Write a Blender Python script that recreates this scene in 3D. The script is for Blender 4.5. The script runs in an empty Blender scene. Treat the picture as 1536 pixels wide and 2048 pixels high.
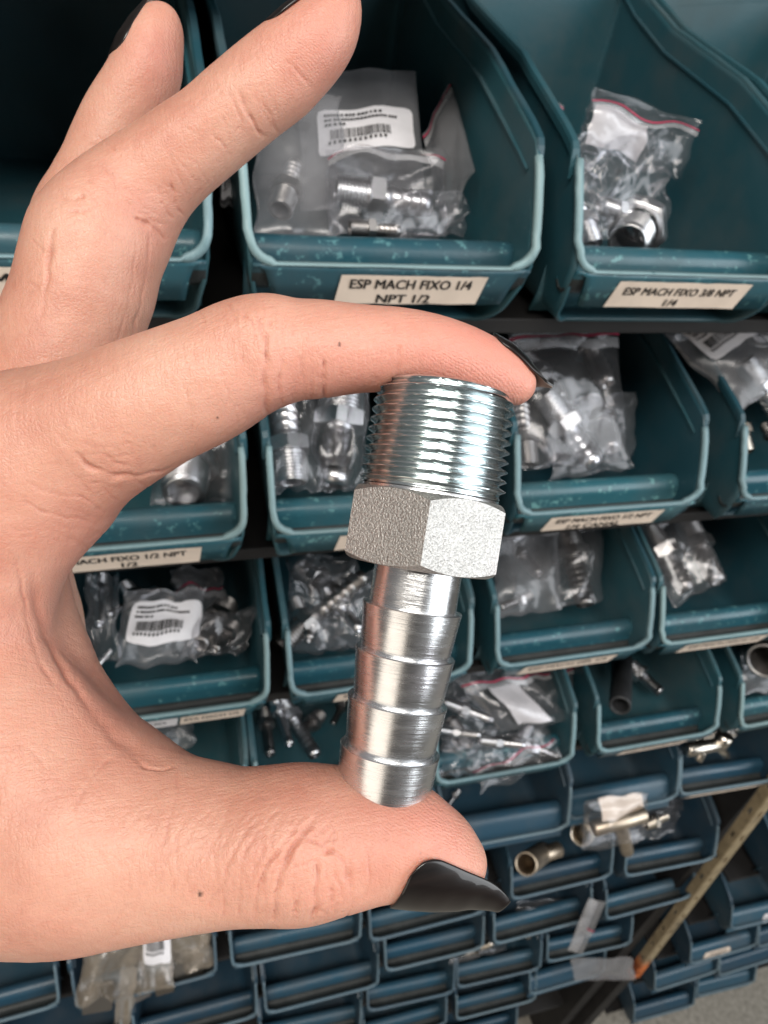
import bpy, bmesh, math, random
import numpy as np
from mathutils import Vector, Matrix, noise as mnoise

random.seed(7)
C = bpy.context.scene.collection
scn = bpy.context.scene
R = math.radians

# ------------------------------------------------------------------ camera
FPX = 1450.0                       # focal length in photo pixels (1536 wide)
CAM_Z = 1.45                       # camera height above the concrete floor
DIST = 0.24633                     # camera to the front plane of the bins
ra, rb, rc = 0.67404162, 0.36070396, -0.15960551
def rx(a): return np.array([[1,0,0],[0,math.cos(a),-math.sin(a)],[0,math.sin(a),math.cos(a)]])
def ry(a): return np.array([[math.cos(a),0,math.sin(a)],[0,1,0],[-math.sin(a),0,math.cos(a)]])
def rz(a): return np.array([[math.cos(a),-math.sin(a),0],[math.sin(a),math.cos(a),0],[0,0,1]])
MF = np.array([[1,0,0],[0,0,-1],[0,1,0]])
C2W = MF @ (rz(rc) @ rx(ra) @ ry(rb)).T
CAMP = np.array([0.0, -DIST, CAM_Z])
M4 = Matrix([list(C2W[i]) + [CAMP[i]] for i in range(3)] + [[0,0,0,1]])
cam = bpy.data.objects.new('camera', bpy.data.cameras.new('camera'))
C.objects.link(cam); cam.matrix_world = M4; scn.camera = cam
cam.data.sensor_fit = 'HORIZONTAL'; cam.data.sensor_width = 36.0
cam.data.lens = 36.0*FPX/1536.0
cam.data.clip_start = 0.005; cam.data.clip_end = 60
cam.data.dof.use_dof = True
cam.data.dof.focus_distance = 0.102
cam.data.dof.aperture_fstop = 34.0/0.62

# ------------------------------------------------------------------ light
world = bpy.data.worlds.new('World'); scn.world = world; world.use_nodes = True
wn = world.node_tree.nodes; wl = world.node_tree.links
bg = wn['Background']
wtc = wn.new('ShaderNodeTexCoord'); wsx = wn.new('ShaderNodeSeparateXYZ'); wr = wn.new('ShaderNodeValToRGB')
wmr = wn.new('ShaderNodeMapRange'); wmr.inputs['From Min'].default_value = -1
wl.new(wtc.outputs['Generated'], wsx.inputs[0]); wl.new(wsx.outputs['Z'], wmr.inputs['Value'])
wl.new(wmr.outputs[0], wr.inputs[0]); wl.new(wr.outputs[0], bg.inputs['Color'])
wr.color_ramp.elements[0].color = (0.22,0.19,0.16,1); wr.color_ramp.elements[0].position = 0.25
wr.color_ramp.elements[1].color = (0.55,0.55,0.56,1); wr.color_ramp.elements[1].position = 0.85
# dim shop behind the photographer: a dark patch added for contrast in the metal
wd = wn.new('ShaderNodeVectorMath'); wd.operation = 'DOT_PRODUCT'; wd.inputs[1].default_value = (-0.30,-0.80,0.52)
wl.new(wtc.outputs['Generated'], wd.inputs[0])
wk = wn.new('ShaderNodeMapRange'); wk.interpolation_type = 'SMOOTHSTEP'; wl.new(wd.outputs['Value'], wk.inputs['Value'])
wk.inputs['From Min'].default_value = 0.72; wk.inputs['From Max'].default_value = 0.93
wx = wn.new('ShaderNodeMix'); wx.data_type = 'RGBA'; wl.new(wk.outputs[0], wx.inputs[0]); wl.new(wr.outputs[0], wx.inputs[6])
wx.inputs[7].default_value = (0.05,0.045,0.042,1); wl.new(wx.outputs[2], bg.inputs['Color'])
bg.inputs['Strength'].default_value = 0.40

def area(name, loc, target, sx, sy, power, col):
    l = bpy.data.lights.new(name, 'AREA'); l.shape = 'RECTANGLE'; l.size = sx; l.size_y = sy
    l.energy = power; l.color = col
    o = bpy.data.objects.new(name, l); C.objects.link(o); o.location = loc
    o.rotation_euler = (Vector(target)-Vector(loc)).to_track_quat('-Z','Y').to_euler()
    return o
area('shop_door_light', (1.7,-1.5,2.1), (0.05,-0.1,1.4), 1.7, 2.1, 50, (0.93,0.97,1.0))
area('ceiling_light', (-0.5,-1.1,2.9), (0.0,-0.1,1.3), 1.6, 0.6, 44, (1.0,0.95,0.88))
area('left_fill_light', (-1.2,-1.3,1.2), (0.0,-0.15,1.4), 1.2, 1.4, 7, (1.0,0.88,0.74))  # added fill from the left, lifts the hex's left face and the hand

scn.view_settings.view_transform = 'Standard'
scn.view_settings.look = 'None'
scn.view_settings.gamma = 1.0
scn.view_settings.exposure = 0.0
scn.view_settings.use_curve_mapping = False
scn.render.engine = 'CYCLES'
cy = scn.cycles
cy.use_denoising = True
cy.max_bounces = 14; cy.transparent_max_bounces = 24; cy.transmission_bounces = 8
cy.caustics_reflective = False; cy.caustics_refractive = False
cy.sample_clamp_indirect = 6.0

# ------------------------------------------------------------------ helpers
def ray(px, py):
    return C2W @ np.array([(px-768)/FPX, -(py-1024)/FPX, -1.0])
def at(px, py, y=0.0):
    """point of the place on the vertical plane y that the camera sees at a photo pixel"""
    d = ray(px, py); t = (y-CAMP[1])/d[1]
    return Vector(CAMP + d*t)
def camp(px, py, dmm):
    """metres in camera space"""
    d = dmm/1000.0
    return np.array([(px-768)/FPX*d, -(py-1024)/FPX*d, -d])

def tag(o, label=None, cat=None, group=None, kind=None):
    if label: o['label'] = label
    if cat: o['category'] = cat
    if group: o['group'] = group
    if kind: o['kind'] = kind
    return o
def empty(name, loc=(0,0,0), rot=(0,0,0)):
    o = bpy.data.objects.new(name, None); C.objects.link(o); o.location = loc; o.rotation_euler = rot
    o.empty_display_size = 0.01
    return o
def mesh_obj(name, verts, faces, mat, parent=None, smooth=True, mats=None, fmat=None):
    me = bpy.data.meshes.new(name)
    me.from_pydata([tuple(v) for v in verts], [], faces)
    if mats:
        for m in mats: me.materials.append(m)
        if fmat: me.polygons.foreach_set('material_index', fmat)
    else: me.materials.append(mat)
    if smooth: me.polygons.foreach_set('use_smooth', [True]*len(me.polygons))
    me.update()
    o = bpy.data.objects.new(name, me); C.objects.link(o)
    if parent: o.parent = parent
    return o
def copy_tree(o, parent=None):
    c = o.copy(); C.objects.link(c)
    if parent: c.parent = parent
    for ch in list(o.children): copy_tree(ch, c)
    return c
def box_data(x0,x1,y0,y1,z0,z1, V, F):
    b = len(V)
    V += [(x0,y0,z0),(x1,y0,z0),(x1,y1,z0),(x0,y1,z0),(x0,y0,z1),(x1,y0,z1),(x1,y1,z1),(x0,y1,z1)]
    F += [(b,b+3,b+2,b+1),(b+4,b+5,b+6,b+7),(b,b+1,b+5,b+4),(b+1,b+2,b+6,b+5),(b+2,b+3,b+7,b+6),(b+3,b,b+4,b+7)]
def bevel(o, w, seg=2):
    m = o.modifiers.new('bevel','BEVEL'); m.width = w; m.segments = seg; m.limit_method = 'ANGLE'
    return o
def solid(o, t, off=0.0):
    m = o.modifiers.new('solid','SOLIDIFY'); m.thickness = t; m.offset = off
    return m

# ------------------------------------------------------------------ materials
class NT:
    def __init__(s, name):
        s.m = bpy.data.materials.new(name); s.m.use_nodes = True
        s.n = s.m.node_tree.nodes; s.l = s.m.node_tree.links
        s.p = s.n['Principled BSDF']; s.out = s.n['Material Output']
    def new(s, t, **k):
        n = s.n.new(t)
        for a, v in k.items(): setattr(n, a, v)
        return n
    def link(s, a, b): s.l.new(a, b)
    def coord(s, scale=(1,1,1), which='Object'):
        t = s.new('ShaderNodeTexCoord'); m = s.new('ShaderNodeMapping')
        m.inputs['Scale'].default_value = scale
        s.link(t.outputs[which], m.inputs[0]); return m.outputs[0]
    def noise(s, co, scale, detail=4, rough=0.55):
        n = s.new('ShaderNodeTexNoise'); n.inputs['Scale'].default_value = scale
        n.inputs['Detail'].default_value = detail; n.inputs['Roughness'].default_value = rough
        s.link(co, n.inputs['Vector']); return n.outputs['Fac']
    def ramp(s, fac, stops):
        r = s.new('ShaderNodeValToRGB'); e = r.color_ramp.elements
        while len(e) < len(stops): e.new(0.5)
        for el, (p, c) in zip(e, stops):
            el.position = p; el.color = (*c, 1) if len(c) == 3 else c
        s.link(fac, r.inputs[0]); return r.outputs[0]
    def mix(s, fac, a, b):
        x = s.new('ShaderNodeMix', data_type='RGBA')
        if isinstance(fac, (int, float)): x.inputs[0].default_value = fac
        else: s.link(fac, x.inputs[0])
        for i, v in ((6, a), (7, b)):
            if isinstance(v, tuple): x.inputs[i].default_value = (*v, 1) if len(v) == 3 else v
            else: s.link(v, x.inputs[i])
        return x.outputs[2]
    def math(s, op, a, b=None):
        x = s.new('ShaderNodeMath', operation=op)
        for i, v in ((0, a), (1, b)):
            if v is None: continue
            if isinstance(v, (int, float)): x.inputs[i].default_value = v
            else: s.link(v, x.inputs[i])
        return x.outputs[0]
    def bump(s, h, strength, dist, prev=None):
        b = s.new('ShaderNodeBump'); b.inputs['Strength'].default_value = strength
        b.inputs['Distance'].default_value = dist; s.link(h, b.inputs['Height'])
        if prev: s.link(prev, b.inputs['Normal'])
        return b.outputs[0]
    def set(s, **k):
        for a, v in k.items():
            i = s.p.inputs[a.replace('_', ' ')]
            if isinstance(v, (int, float)): i.default_value = v
            elif isinstance(v, tuple): i.default_value = (*v, 1) if len(v) == 3 and i.type == 'RGBA' else v
            else: s.link(v, i)

def simple(name, col, rough=0.5, metal=0.0, spec=0.5, nscale=None, namp=0.25, bump=0):
    t = NT(name)
    if nscale:
        co = t.coord(); f = t.noise(co, nscale, 5)
        c2 = tuple(max(0, c*(1-namp)) for c in col); c3 = tuple(min(1, c*(1+namp)) for c in col)
        t.set(Base_Color=t.ramp(f, [(0.3, c2), (0.7, c3)]))
        if bump: t.set(Normal=t.bump(f, 0.5, bump))
    else: t.set(Base_Color=col)
    t.set(Roughness=rough, Metallic=metal, Specular_IOR_Level=spec)
    return t.m

def plastic(name, base, dusty, flake, flake_amt, rough=0.38):
    t = NT(name); co = t.coord()
    oi = t.new('ShaderNodeObjectInfo')
    add = t.new('ShaderNodeVectorMath', operation='ADD'); t.link(co, add.inputs[0])
    sc = t.new('ShaderNodeVectorMath', operation='SCALE'); sc.inputs[0].default_value = (3.1,7.7,5.3)
    t.link(oi.outputs['Random'], sc.inputs['Scale']); t.link(sc.outputs[0], add.inputs[1]); co = add.outputs[0]
    dust = t.ramp(t.noise(co, 22, 6, 0.6), [(0.42,(0,0,0)),(0.72,(1,1,1))])
    col = t.mix(t.math('MULTIPLY', dust, 0.55), base, dusty)
    fl = t.ramp(t.noise(co, 190, 7, 0.72), [(flake_amt,(0,0,0)),(flake_amt+0.05,(1,1,1))])
    col = t.mix(fl, col, flake)
    fade = t.ramp(oi.outputs['Random'], [(0.0,(0.72,0.74,0.78)),(0.5,(1.0,1.0,1.0)),(1.0,(1.22,1.16,1.10))])
    fm = t.new('ShaderNodeMix', data_type='RGBA', blend_type='MULTIPLY'); fm.inputs[0].default_value = 1.0
    t.link(col, fm.inputs[6]); t.link(fade, fm.inputs[7]); col = fm.outputs[2]
    scr = t.noise(t.coord((900,60,60)), 1.0, 3)
    f2 = t.noise(co, 400, 3)
    t.set(Base_Color=col, Roughness=t.math('ADD', t.math('MULTIPLY', dust, 0.25), rough), Specular_IOR_Level=0.5,
          Normal=t.bump(f2, 0.12, 0.0006, t.bump(scr, 0.05, 0.0004)))
    return t.m
TEAL = plastic('teal_plastic', (0.022,0.080,0.102), (0.070,0.090,0.095), (0.05,0.14,0.16), 0.80)
TEAL_LIP = plastic('worn_teal_plastic', (0.022,0.092,0.122), (0.06,0.082,0.088), (0.11,0.26,0.28), 0.58, 0.28)
TEAL_RIM = plastic('pale_teal_edge', (0.18,0.29,0.32), (0.14,0.19,0.20), (0.05,0.13,0.15), 0.64, 0.42)  # rim colours mix whitened wear with light caught by the edge, painted in
NAVY = plastic('navy_plastic', (0.021,0.055,0.085), (0.056,0.066,0.076), (0.04,0.09,0.12), 0.80)
NAVY_LIP = plastic('worn_navy_plastic', (0.022,0.066,0.104), (0.052,0.064,0.074), (0.09,0.15,0.19), 0.66, 0.32)
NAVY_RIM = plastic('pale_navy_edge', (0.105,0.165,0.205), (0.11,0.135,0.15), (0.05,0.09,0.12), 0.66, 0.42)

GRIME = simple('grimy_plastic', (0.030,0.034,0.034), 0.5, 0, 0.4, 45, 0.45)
def paper(name, col):
    t = NT(name); co = t.coord()
    f = t.noise(co, 60, 6); f2 = t.noise(co, 420, 4)
    t.set(Base_Color=t.ramp(f, [(0.3, tuple(c*0.82 for c in col)), (0.6, col)]), Roughness=0.42, Normal=t.bump(f2, 0.1, 0.0004))
    return t.m
CREAM = paper('cream_paper', (0.80,0.67,0.56))
WHITE = paper('white_sticker', (0.72,0.70,0.72))
INK = simple('black_ink', (0.012,0.012,0.013), 0.6)
GREYINK = simple('grey_ink', (0.10,0.10,0.11), 0.6)
BLACKSTEEL = simple('black_steel', (0.010,0.009,0.009), 0.65, 0.0, 0.4, 30, 0.5, 0.0008)
RUBBER = simple('black_tube', (0.022,0.023,0.025), 0.45, 0.0, 0.5, 60, 0.3)
BRASS = simple('dull_brass', (0.50,0.42,0.33), 0.42, 1.0, 0.5, 80, 0.3)
NICKEL = simple('nickel', (0.62,0.57,0.50), 0.25, 1.0, 0.5, 80, 0.2)
KRAFT = simple('brown_card', (0.38,0.30,0.22), 0.7, 0, 0.3, 40, 0.3)

def zinc(name, base=(0.80,0.81,0.82), rough=0.2, brushed=True, grit=False, axis_scale=(40,40,2600)):
    t = NT(name); co = t.coord()
    t.set(Metallic=1.0)
    tint = t.noise(co, 45, 4)
    col = t.ramp(tint, [(0.32, tuple(b*0.86 for b in base)), (0.5, base), (0.66, (base[0]*1.0, base[1]*0.93, base[2]*0.98))])
    if grit:
        g = t.noise(co, 3400, 2, 0.6); g2 = t.noise(co, 900, 2, 0.6)
        spots = t.ramp(g, [(0.40,(0.40,0.40,0.41)),(0.56,(1,1,1))])
        mul = t.new('ShaderNodeMix', data_type='RGBA', blend_type='MULTIPLY'); mul.inputs[0].default_value = 0.45
        t.link(col, mul.inputs[6]); t.link(spots, mul.inputs[7])
        t.set(Base_Color=mul.outputs[2], Roughness=0.50, Normal=t.bump(g, 0.9, 0.00016, t.bump(g2, 0.25, 0.0001)))
    elif brushed:
        b = t.noise(t.coord(axis_scale), 1.0, 4, 0.7); b2 = t.noise(t.coord((160,160,900)), 1.0, 4, 0.7)
        pit = t.ramp(t.noise(t.coord((350,350,2000)), 1.0, 5, 0.75), [(0.28,(0.55,0.53,0.52)),(0.38,(1,1,1))])
        mul = t.new('ShaderNodeMix', data_type='RGBA', blend_type='MULTIPLY'); mul.inputs[0].default_value = 0.8
        t.link(col, mul.inputs[6]); t.link(pit, mul.inputs[7])
        t.set(Base_Color=mul.outputs[2], Roughness=t.math('ADD', t.math('MULTIPLY', b2, 0.22), rough),
              Normal=t.bump(b, 0.36, 0.00011, t.bump(b2, 0.12, 0.0001)))
    else:
        b = t.noise(co, 420, 4)
        t.set(Base_Color=col, Roughness=t.math('ADD', t.math('MULTIPLY', b, 0.16), rough), Normal=t.bump(b, 0.10, 0.0001))
    return t.m
Z_THREAD = zinc('zinc_thread', (0.66,0.72,0.73), 0.13, False)
Z_HEX = zinc('zinc_hex', (0.60,0.585,0.56), grit=True)
Z_BARB = zinc('zinc_barb', (0.87,0.88,0.895), 0.15, True)
Z_SMALL = zinc('zinc_small', (0.70,0.71,0.72), 0.24, False)
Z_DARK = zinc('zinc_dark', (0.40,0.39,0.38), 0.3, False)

def film(name, haze, tint=(0.80,0.80,0.82), rough=0.16, bumps=1.0):
    t = NT(name); t.n.remove(t.p)
    co = t.coord()
    tr = t.new('ShaderNodeBsdfTransparent'); tr.inputs[0].default_value = (0.94,0.94,0.95,1)
    gl = t.new('ShaderNodeBsdfGlossy'); gl.inputs['Roughness'].default_value = rough
    gl.inputs[0].default_value = (0.95,0.95,0.97,1)
    df = t.new('ShaderNodeBsdfDiffuse'); df.inputs[0].default_value = (*tint, 1)
    v = t.new('ShaderNodeTexVoronoi', feature='DISTANCE_TO_EDGE'); v.inputs['Scale'].default_value = 38
    nz = t.new('ShaderNodeTexNoise'); nz.inputs['Scale'].default_value = 40; nz.inputs['Detail'].default_value = 3
    t.link(co, nz.inputs['Vector'])
    mx = t.new('ShaderNodeVectorMath', operation='MULTIPLY_ADD'); t.link(nz.outputs['Color'], mx.inputs[0])
    mx.inputs[1].default_value = (0.03,0.03,0.03); t.link(co, mx.inputs[2])
    t.link(mx.outputs[0], v.inputs['Vector'])
    w = t.noise(t.coord((1,1.8,1)), 42, 3, 0.5)
    n = t.bump(w, 0.40*bumps, 0.003, t.bump(v.outputs['Distance'], 0.30*bumps, 0.004))
    t.link(n, gl.inputs['Normal']); t.link(n, df.inputs['Normal'])
    lw = t.new('ShaderNodeLayerWeight'); lw.inputs['Blend'].default_value = 0.22; t.link(n, lw.inputs['Normal'])
    fac = t.math('ADD', t.math('MULTIPLY', lw.outputs['Fresnel'], 0.44), 0.04)
    hz = t.math('MULTIPLY', t.ramp(t.noise(co, 30, 4), [(0.3,(0.35,)*3),(0.75,(1.3,)*3)]), haze)
    m1 = t.new('ShaderNodeMixShader'); t.link(hz, m1.inputs[0]); t.link(tr.outputs[0], m1.inputs[1]); t.link(df.outputs[0], m1.inputs[2])
    m2 = t.new('ShaderNodeMixShader'); t.link(fac, m2.inputs[0]); t.link(m1.outputs[0], m2.inputs[1]); t.link(gl.outputs[0], m2.inputs[2])
    t.link(m2.outputs[0], t.out.inputs['Surface'])
    return t.m
FILM = film('clear_film', 0.05, (0.66,0.66,0.68), 0.17, 0.30)
FILM_HAZY = film('hazy_film', 0.16, (0.50,0.50,0.52), 0.24, 0.28)
FILM_BROWN = film('brown_film', 0.22, (0.60,0.50,0.38), 0.25, 0.4)
REDZIP = simple('red_zip_line', (0.42,0.04,0.09), 0.35)
CLEARZIP = film('zip_strip_film', 0.35, (0.75,0.74,0.76), 0.2, 0.2)

def concrete():
    t = NT('concrete_floor'); co = t.coord()
    a = t.noise(co, 9, 8, 0.7); b = t.noise(co, 120, 6, 0.7); c = t.noise(co, 420, 3)
    col = t.ramp(b, [(0.3,(0.13,0.12,0.10)),(0.5,(0.27,0.25,0.215)),(0.72,(0.40,0.375,0.33))])
    col = t.mix(t.math('MULTIPLY', a, 0.5), col, (0.20,0.185,0.155))
    t.set(Base_Color=col, Roughness=0.85, Normal=t.bump(b, 0.6, 0.004, t.bump(c, 0.4, 0.001)))
    return t.m
def rusty_paint():
    t = NT('chipped_beige_paint'); co = t.coord()
    a = t.noise(co, 38, 6, 0.7); z = t.new('ShaderNodeSeparateXYZ'); t.link(co, z.inputs[0])
    col = t.ramp(a, [(0.33,(0.045,0.032,0.022)),(0.40,(0.22,0.17,0.10)),(0.55,(0.30,0.235,0.14)),(0.8,(0.36,0.29,0.19))])
    mr = t.new('ShaderNodeMapRange'); t.link(z.outputs[2], mr.inputs[0])
    mr.inputs['From Min'].default_value = 0.075; mr.inputs['From Max'].default_value = 0.045
    rn = t.noise(co, 60, 4)
    rust = t.ramp(rn, [(0.38,(0.16,0.035,0.01)),(0.6,(0.62,0.16,0.03))])
    col = t.mix(mr.outputs[0], col, rust)
    t.set(Base_Color=col, Roughness=0.6, Normal=t.bump(a, 0.4, 0.001))
    return t.m
CONCRETE = concrete(); RUSTY = rusty_paint()

def skin():
    t = NT('skin'); co = t.coord()
    at_ = t.new('ShaderNodeAttribute'); at_.attribute_name = 'blush'
    ap = t.new('ShaderNodeAttribute'); ap.attribute_name = 'pad'
    ac = t.new('ShaderNodeAttribute'); ac.attribute_name = 'mole'
    acr = t.new('ShaderNodeAttribute'); acr.attribute_name = 'crease'
    a = t.noise(co, 46, 7, 0.68); b = t.noise(co, 260, 5, 0.65)
    col = t.ramp(a, [(0.28,(0.49,0.21,0.15)),(0.50,(0.605,0.318,0.232)),(0.72,(0.665,0.405,0.305))])
    col = t.mix(t.math('MULTIPLY', b, 0.20), col, (0.60,0.255,0.185))
    col = t.mix(t.math('MULTIPLY', at_.outputs['Fac'], 0.62), col, (0.66,0.25,0.20))
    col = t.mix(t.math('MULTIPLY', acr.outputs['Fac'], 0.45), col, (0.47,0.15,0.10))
    col = t.mix(ac.outputs['Fac'], col, (0.075,0.035,0.025))
    # fine skin relief: cell lines, pores, directional creases, finger-pad ridges
    v = t.new('ShaderNodeTexVoronoi', feature='DISTANCE_TO_EDGE'); v.inputs['Scale'].default_value = 1750
    nz = t.new('ShaderNodeTexNoise'); nz.inputs['Scale'].default_value = 420; t.link(co, nz.inputs['Vector'])
    mx = t.new('ShaderNodeVectorMath', operation='MULTIPLY_ADD'); t.link(nz.outputs['Color'], mx.inputs[0])
    mx.inputs[1].default_value = (0.0012,)*3; t.link(t.coord((1,1.0,1)), mx.inputs[2]); t.link(mx.outputs[0], v.inputs['Vector'])
    cells = t.ramp(v.outputs['Distance'], [(0.0,(0,)*3),(0.22,(1,)*3)])
    lines = t.noise(t.coord((260,1900,300)), 1.0, 3, 0.65)
    lines2 = t.noise(t.coord((1500,260,420)), 1.0, 3, 0.6)
    w = t.new('ShaderNodeTexWave', wave_type='BANDS', bands_direction='DIAGONAL'); w.inputs['Scale'].default_value = 900
    w.inputs['Distortion'].default_value = 16; w.inputs['Detail'].default_value = 2.0; w.inputs['Detail Scale'].default_value = 0.22
    t.link(co, w.inputs['Vector'])
    pores = t.noise(co, 1900, 2)
    n = t.bump(cells, 0.22, 0.00018)
    n = t.bump(lines, 0.38, 0.00030, n); n = t.bump(lines2, 0.38, 0.00032, n)
    n = t.bump(t.noise(co, 170, 4, 0.6), 0.22, 0.0007, n)
    n = t.bump(t.math('MULTIPLY', w.outputs['Fac'], ap.outputs['Fac']), 0.22, 0.00010, n)
    n = t.bump(pores, 0.12, 0.0001, n)
    t.set(Base_Color=col, Roughness=t.math('ADD', t.math('MULTIPLY', b, 0.16), 0.36), Specular_IOR_Level=0.45,
          Subsurface_Weight=0.30, Subsurface_Radius=(1.0,0.36,0.2), Subsurface_Scale=0.0028, Normal=n)
    return t.m
SKIN = skin()
def nail_mat():
    t = NT('black_nail_polish'); co = t.coord()
    a = t.noise(t.coord((40,900,40)), 1.0, 4)
    t.set(Base_Color=t.ramp(a, [(0.3,(0.005,0.004,0.004)),(0.7,(0.013,0.009,0.008))]), Roughness=0.30, Specular_IOR_Level=0.35,
          Coat_Weight=0.5, Coat_Roughness=0.05, Normal=t.bump(a, 0.10, 0.0003))
    return t.m
NAIL = nail_mat()
NAIL_UNDER = simple('clear_acrylic_underside', (0.36,0.30,0.27), 0.25, 0, 0.5, 300, 0.25)

# ------------------------------------------------------------------ floor
V=[];F=[]
fl = mesh_obj('floor', [(-6,-6,0),(8,-6,0),(8,6,0),(-6,6,0)], [(0,1,2,3)], CONCRETE, smooth=False); tag(fl, kind='structure')

# ------------------------------------------------------------------ bins
LIPZ = 0.030      # lip height above the bin's floor
def smooth_poly(pts, n=4):
    out = []
    for i in range(len(pts)-1):
        p0 = pts[max(i-1,0)]; p1 = pts[i]; p2 = pts[i+1]; p3 = pts[min(i+2,len(pts)-1)]
        for k in range(n):
            t = k/n
            out.append(tuple(0.5*((2*b)+(-a+c)*t+(2*a-5*b+4*c-d)*t*t+(-a+3*b-3*c+d)*t**3) for a,b,c,d in zip(p0,p1,p2,p3)))
    out.append(pts[-1]); return out
def wobble(x, s, a): return a*mnoise.noise(Vector((x*s, s*0.37, 1.7)))

def top_h(y):   # height of the side wall above the lip line
    pts = [(0.0185,0.0355),(0.0225,0.0400),(0.03,0.0430),(0.085,0.060),(0.15,0.071),(0.19,0.083),(0.215,0.094)]
    if y <= pts[0][0]: return pts[0][1]
    for (a,b),(c,d) in zip(pts,pts[1:]):
        if y <= c: return b+(d-b)*(y-a)/(c-a)
    return pts[-1][1]
BIN_MESH = {}
def bin_meshes(W, kind, mats, seed):
    key = (round(W,4), kind, mats[0].name, seed)
    if key in BIN_MESH: return BIN_MESH[key]
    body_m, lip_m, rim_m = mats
    h = W/2; D = 0.215; rnd = random.Random(seed)
    # ---- tub: a U swept from front to back, its front edge leaning back
    sec = []
    rc_ = 0.012
    zs_wall = [0.0,0.004,0.009,0.014,0.020,0.027,0.034,0.0355]
    fr = []   # front edge polyline from the floor centre to the right wall top: (x,y,z)
    for x in np.linspace(0, h-0.004-rc_, 5): fr.append((x, 0.020, -LIPZ))
    for k in range(1,6):
        a = k/5*math.pi/2; fr.append((h-0.004-rc_+rc_*math.sin(a), 0.020-0.012*k/5, -LIPZ+rc_*(1-math.cos(a))))
    fr.append((h-0.002, 0.004, -0.009))
    for z in zs_wall:
        fr.append((h-0.001*(1-min(z/0.03,1)), 0.0015+0.0175*(z/0.0355)**1.35, z))
    full = [(-x,y,z) for x,y,z in reversed(fr[1:])] + fr
    NT_ = 26; V=[];F=[]
    ts = [0,0.02,0.045,0.08,0.12]+list(np.linspace(0.17,1,NT_-5))
    for t in ts:
        yt = fr[-1][1]+(D-fr[-1][1])*t
        for (x,y,z) in full:
            yy = y+(D-y)*t
            a = max(0.0,(z+LIPZ)/(0.0355+LIPZ)); a = a**1.4
            zz = z + a*(top_h(yt)-0.0355)
            sx = 1 if x>0 else -1
            flare = 0.0012*(zz/0.07) if zz>0 else 0
            xx = x + sx*flare*(1 if abs(x)>h-0.01 else 0) + 0.0006*mnoise.noise(Vector((yy*30,zz*30,seed+x*5)))*(1 if abs(x)>h-0.01 else 0)
            V.append((xx,yy,zz))
    n = len(full)
    for i in range(len(ts)-1):
        for j in range(n-1): F.append((i*n+j, i*n+j+1, (i+1)*n+j+1, (i+1)*n+j))
    b = (len(ts)-1)*n
    F.append(tuple(b+j for j in range(n)))     # back wall
    tub = bpy.data.meshes.new('tub'); tub.from_pydata(V,[],F); tub.materials.append(body_m)
    tub.polygons.foreach_set('use_smooth',[True]*len(F)); tub.polygons[len(F)-1].use_smooth=False
    # ---- front wall with hump, trough, lip edge and label flange
    if kind == 'trough':
        prof = [(0.031,-LIPZ+0.0008),(0.0275,-0.020),(0.0263,-0.006)]
        for k in range(0,9):
            a = math.pi*k/8; prof.append((0.0205+0.0058*math.cos(a), -0.0030+0.0058*math.sin(a)))
        prof += [(0.0138,-0.0088),(0.0115,-0.0108),(0.0085,-0.0108),(0.0055,-0.0085),(0.0030,-0.0035),(0.0012,-0.0008),(0.0002,0.0000),(-0.0007,-0.0009),(-0.0006,-0.0022),(0.0010,-0.0070),(0.0043,-0.0162)]
    else:
        prof = [(0.030,-LIPZ+0.0008),(0.0265,-0.016),(0.0250,0.002)]
        for k in range(0,9):
            a = math.pi*(k/8)*0.86; prof.append((0.0175+0.0072*math.cos(a), 0.003+0.0072*math.sin(a)))
        prof += [(0.0075,0.0015),(0.0030,-0.0075),(0.0012,-0.0125),(0.0006,-0.0140),(0.0030,-0.0165)]
    xs = np.linspace(-1,1,33); V=[];F=[]
    for x in xs:
        for i,(y,z) in enumerate(prof):
            late = i >= len(prof)-4 and kind=='trough'
            X = x*(h-0.0022)
            if late:   # chamfered corners of the label flange
                k = (i-(len(prof)-4))/3; X = x*(h-0.0095*(0.5+0.5*k))
                if i < len(prof)-1: y += 0.0007*mnoise.noise(Vector((X*60,seed,2)))
                z += 0.0006*mnoise.noise(Vector((X*45,seed,5)))
            elif i >= 3:
                z += 0.0004*mnoise.noise(Vector((X*25,seed,1)))
            V.append((X,y,z))
    n = len(prof)
    for i in range(len(xs)-1):
        for j in range(n-1): F.append((i*n+j,(i+1)*n+j,(i+1)*n+j+1,i*n+j+1))
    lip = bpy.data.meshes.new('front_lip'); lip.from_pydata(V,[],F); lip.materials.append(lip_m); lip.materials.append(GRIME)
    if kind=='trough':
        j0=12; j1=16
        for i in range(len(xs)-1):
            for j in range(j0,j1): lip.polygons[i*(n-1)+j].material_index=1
    lip.polygons.foreach_set('use_smooth',[True]*len(F))
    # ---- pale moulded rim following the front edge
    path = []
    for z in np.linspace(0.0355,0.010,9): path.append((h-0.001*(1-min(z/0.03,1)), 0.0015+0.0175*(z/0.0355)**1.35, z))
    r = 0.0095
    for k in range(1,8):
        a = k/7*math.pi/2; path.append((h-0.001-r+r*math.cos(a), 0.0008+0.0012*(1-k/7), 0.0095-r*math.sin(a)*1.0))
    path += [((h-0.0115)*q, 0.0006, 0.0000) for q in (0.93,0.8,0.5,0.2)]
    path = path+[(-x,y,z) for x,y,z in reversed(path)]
    V=[];F=[]; P=[Vector(p) for p in path]
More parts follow.
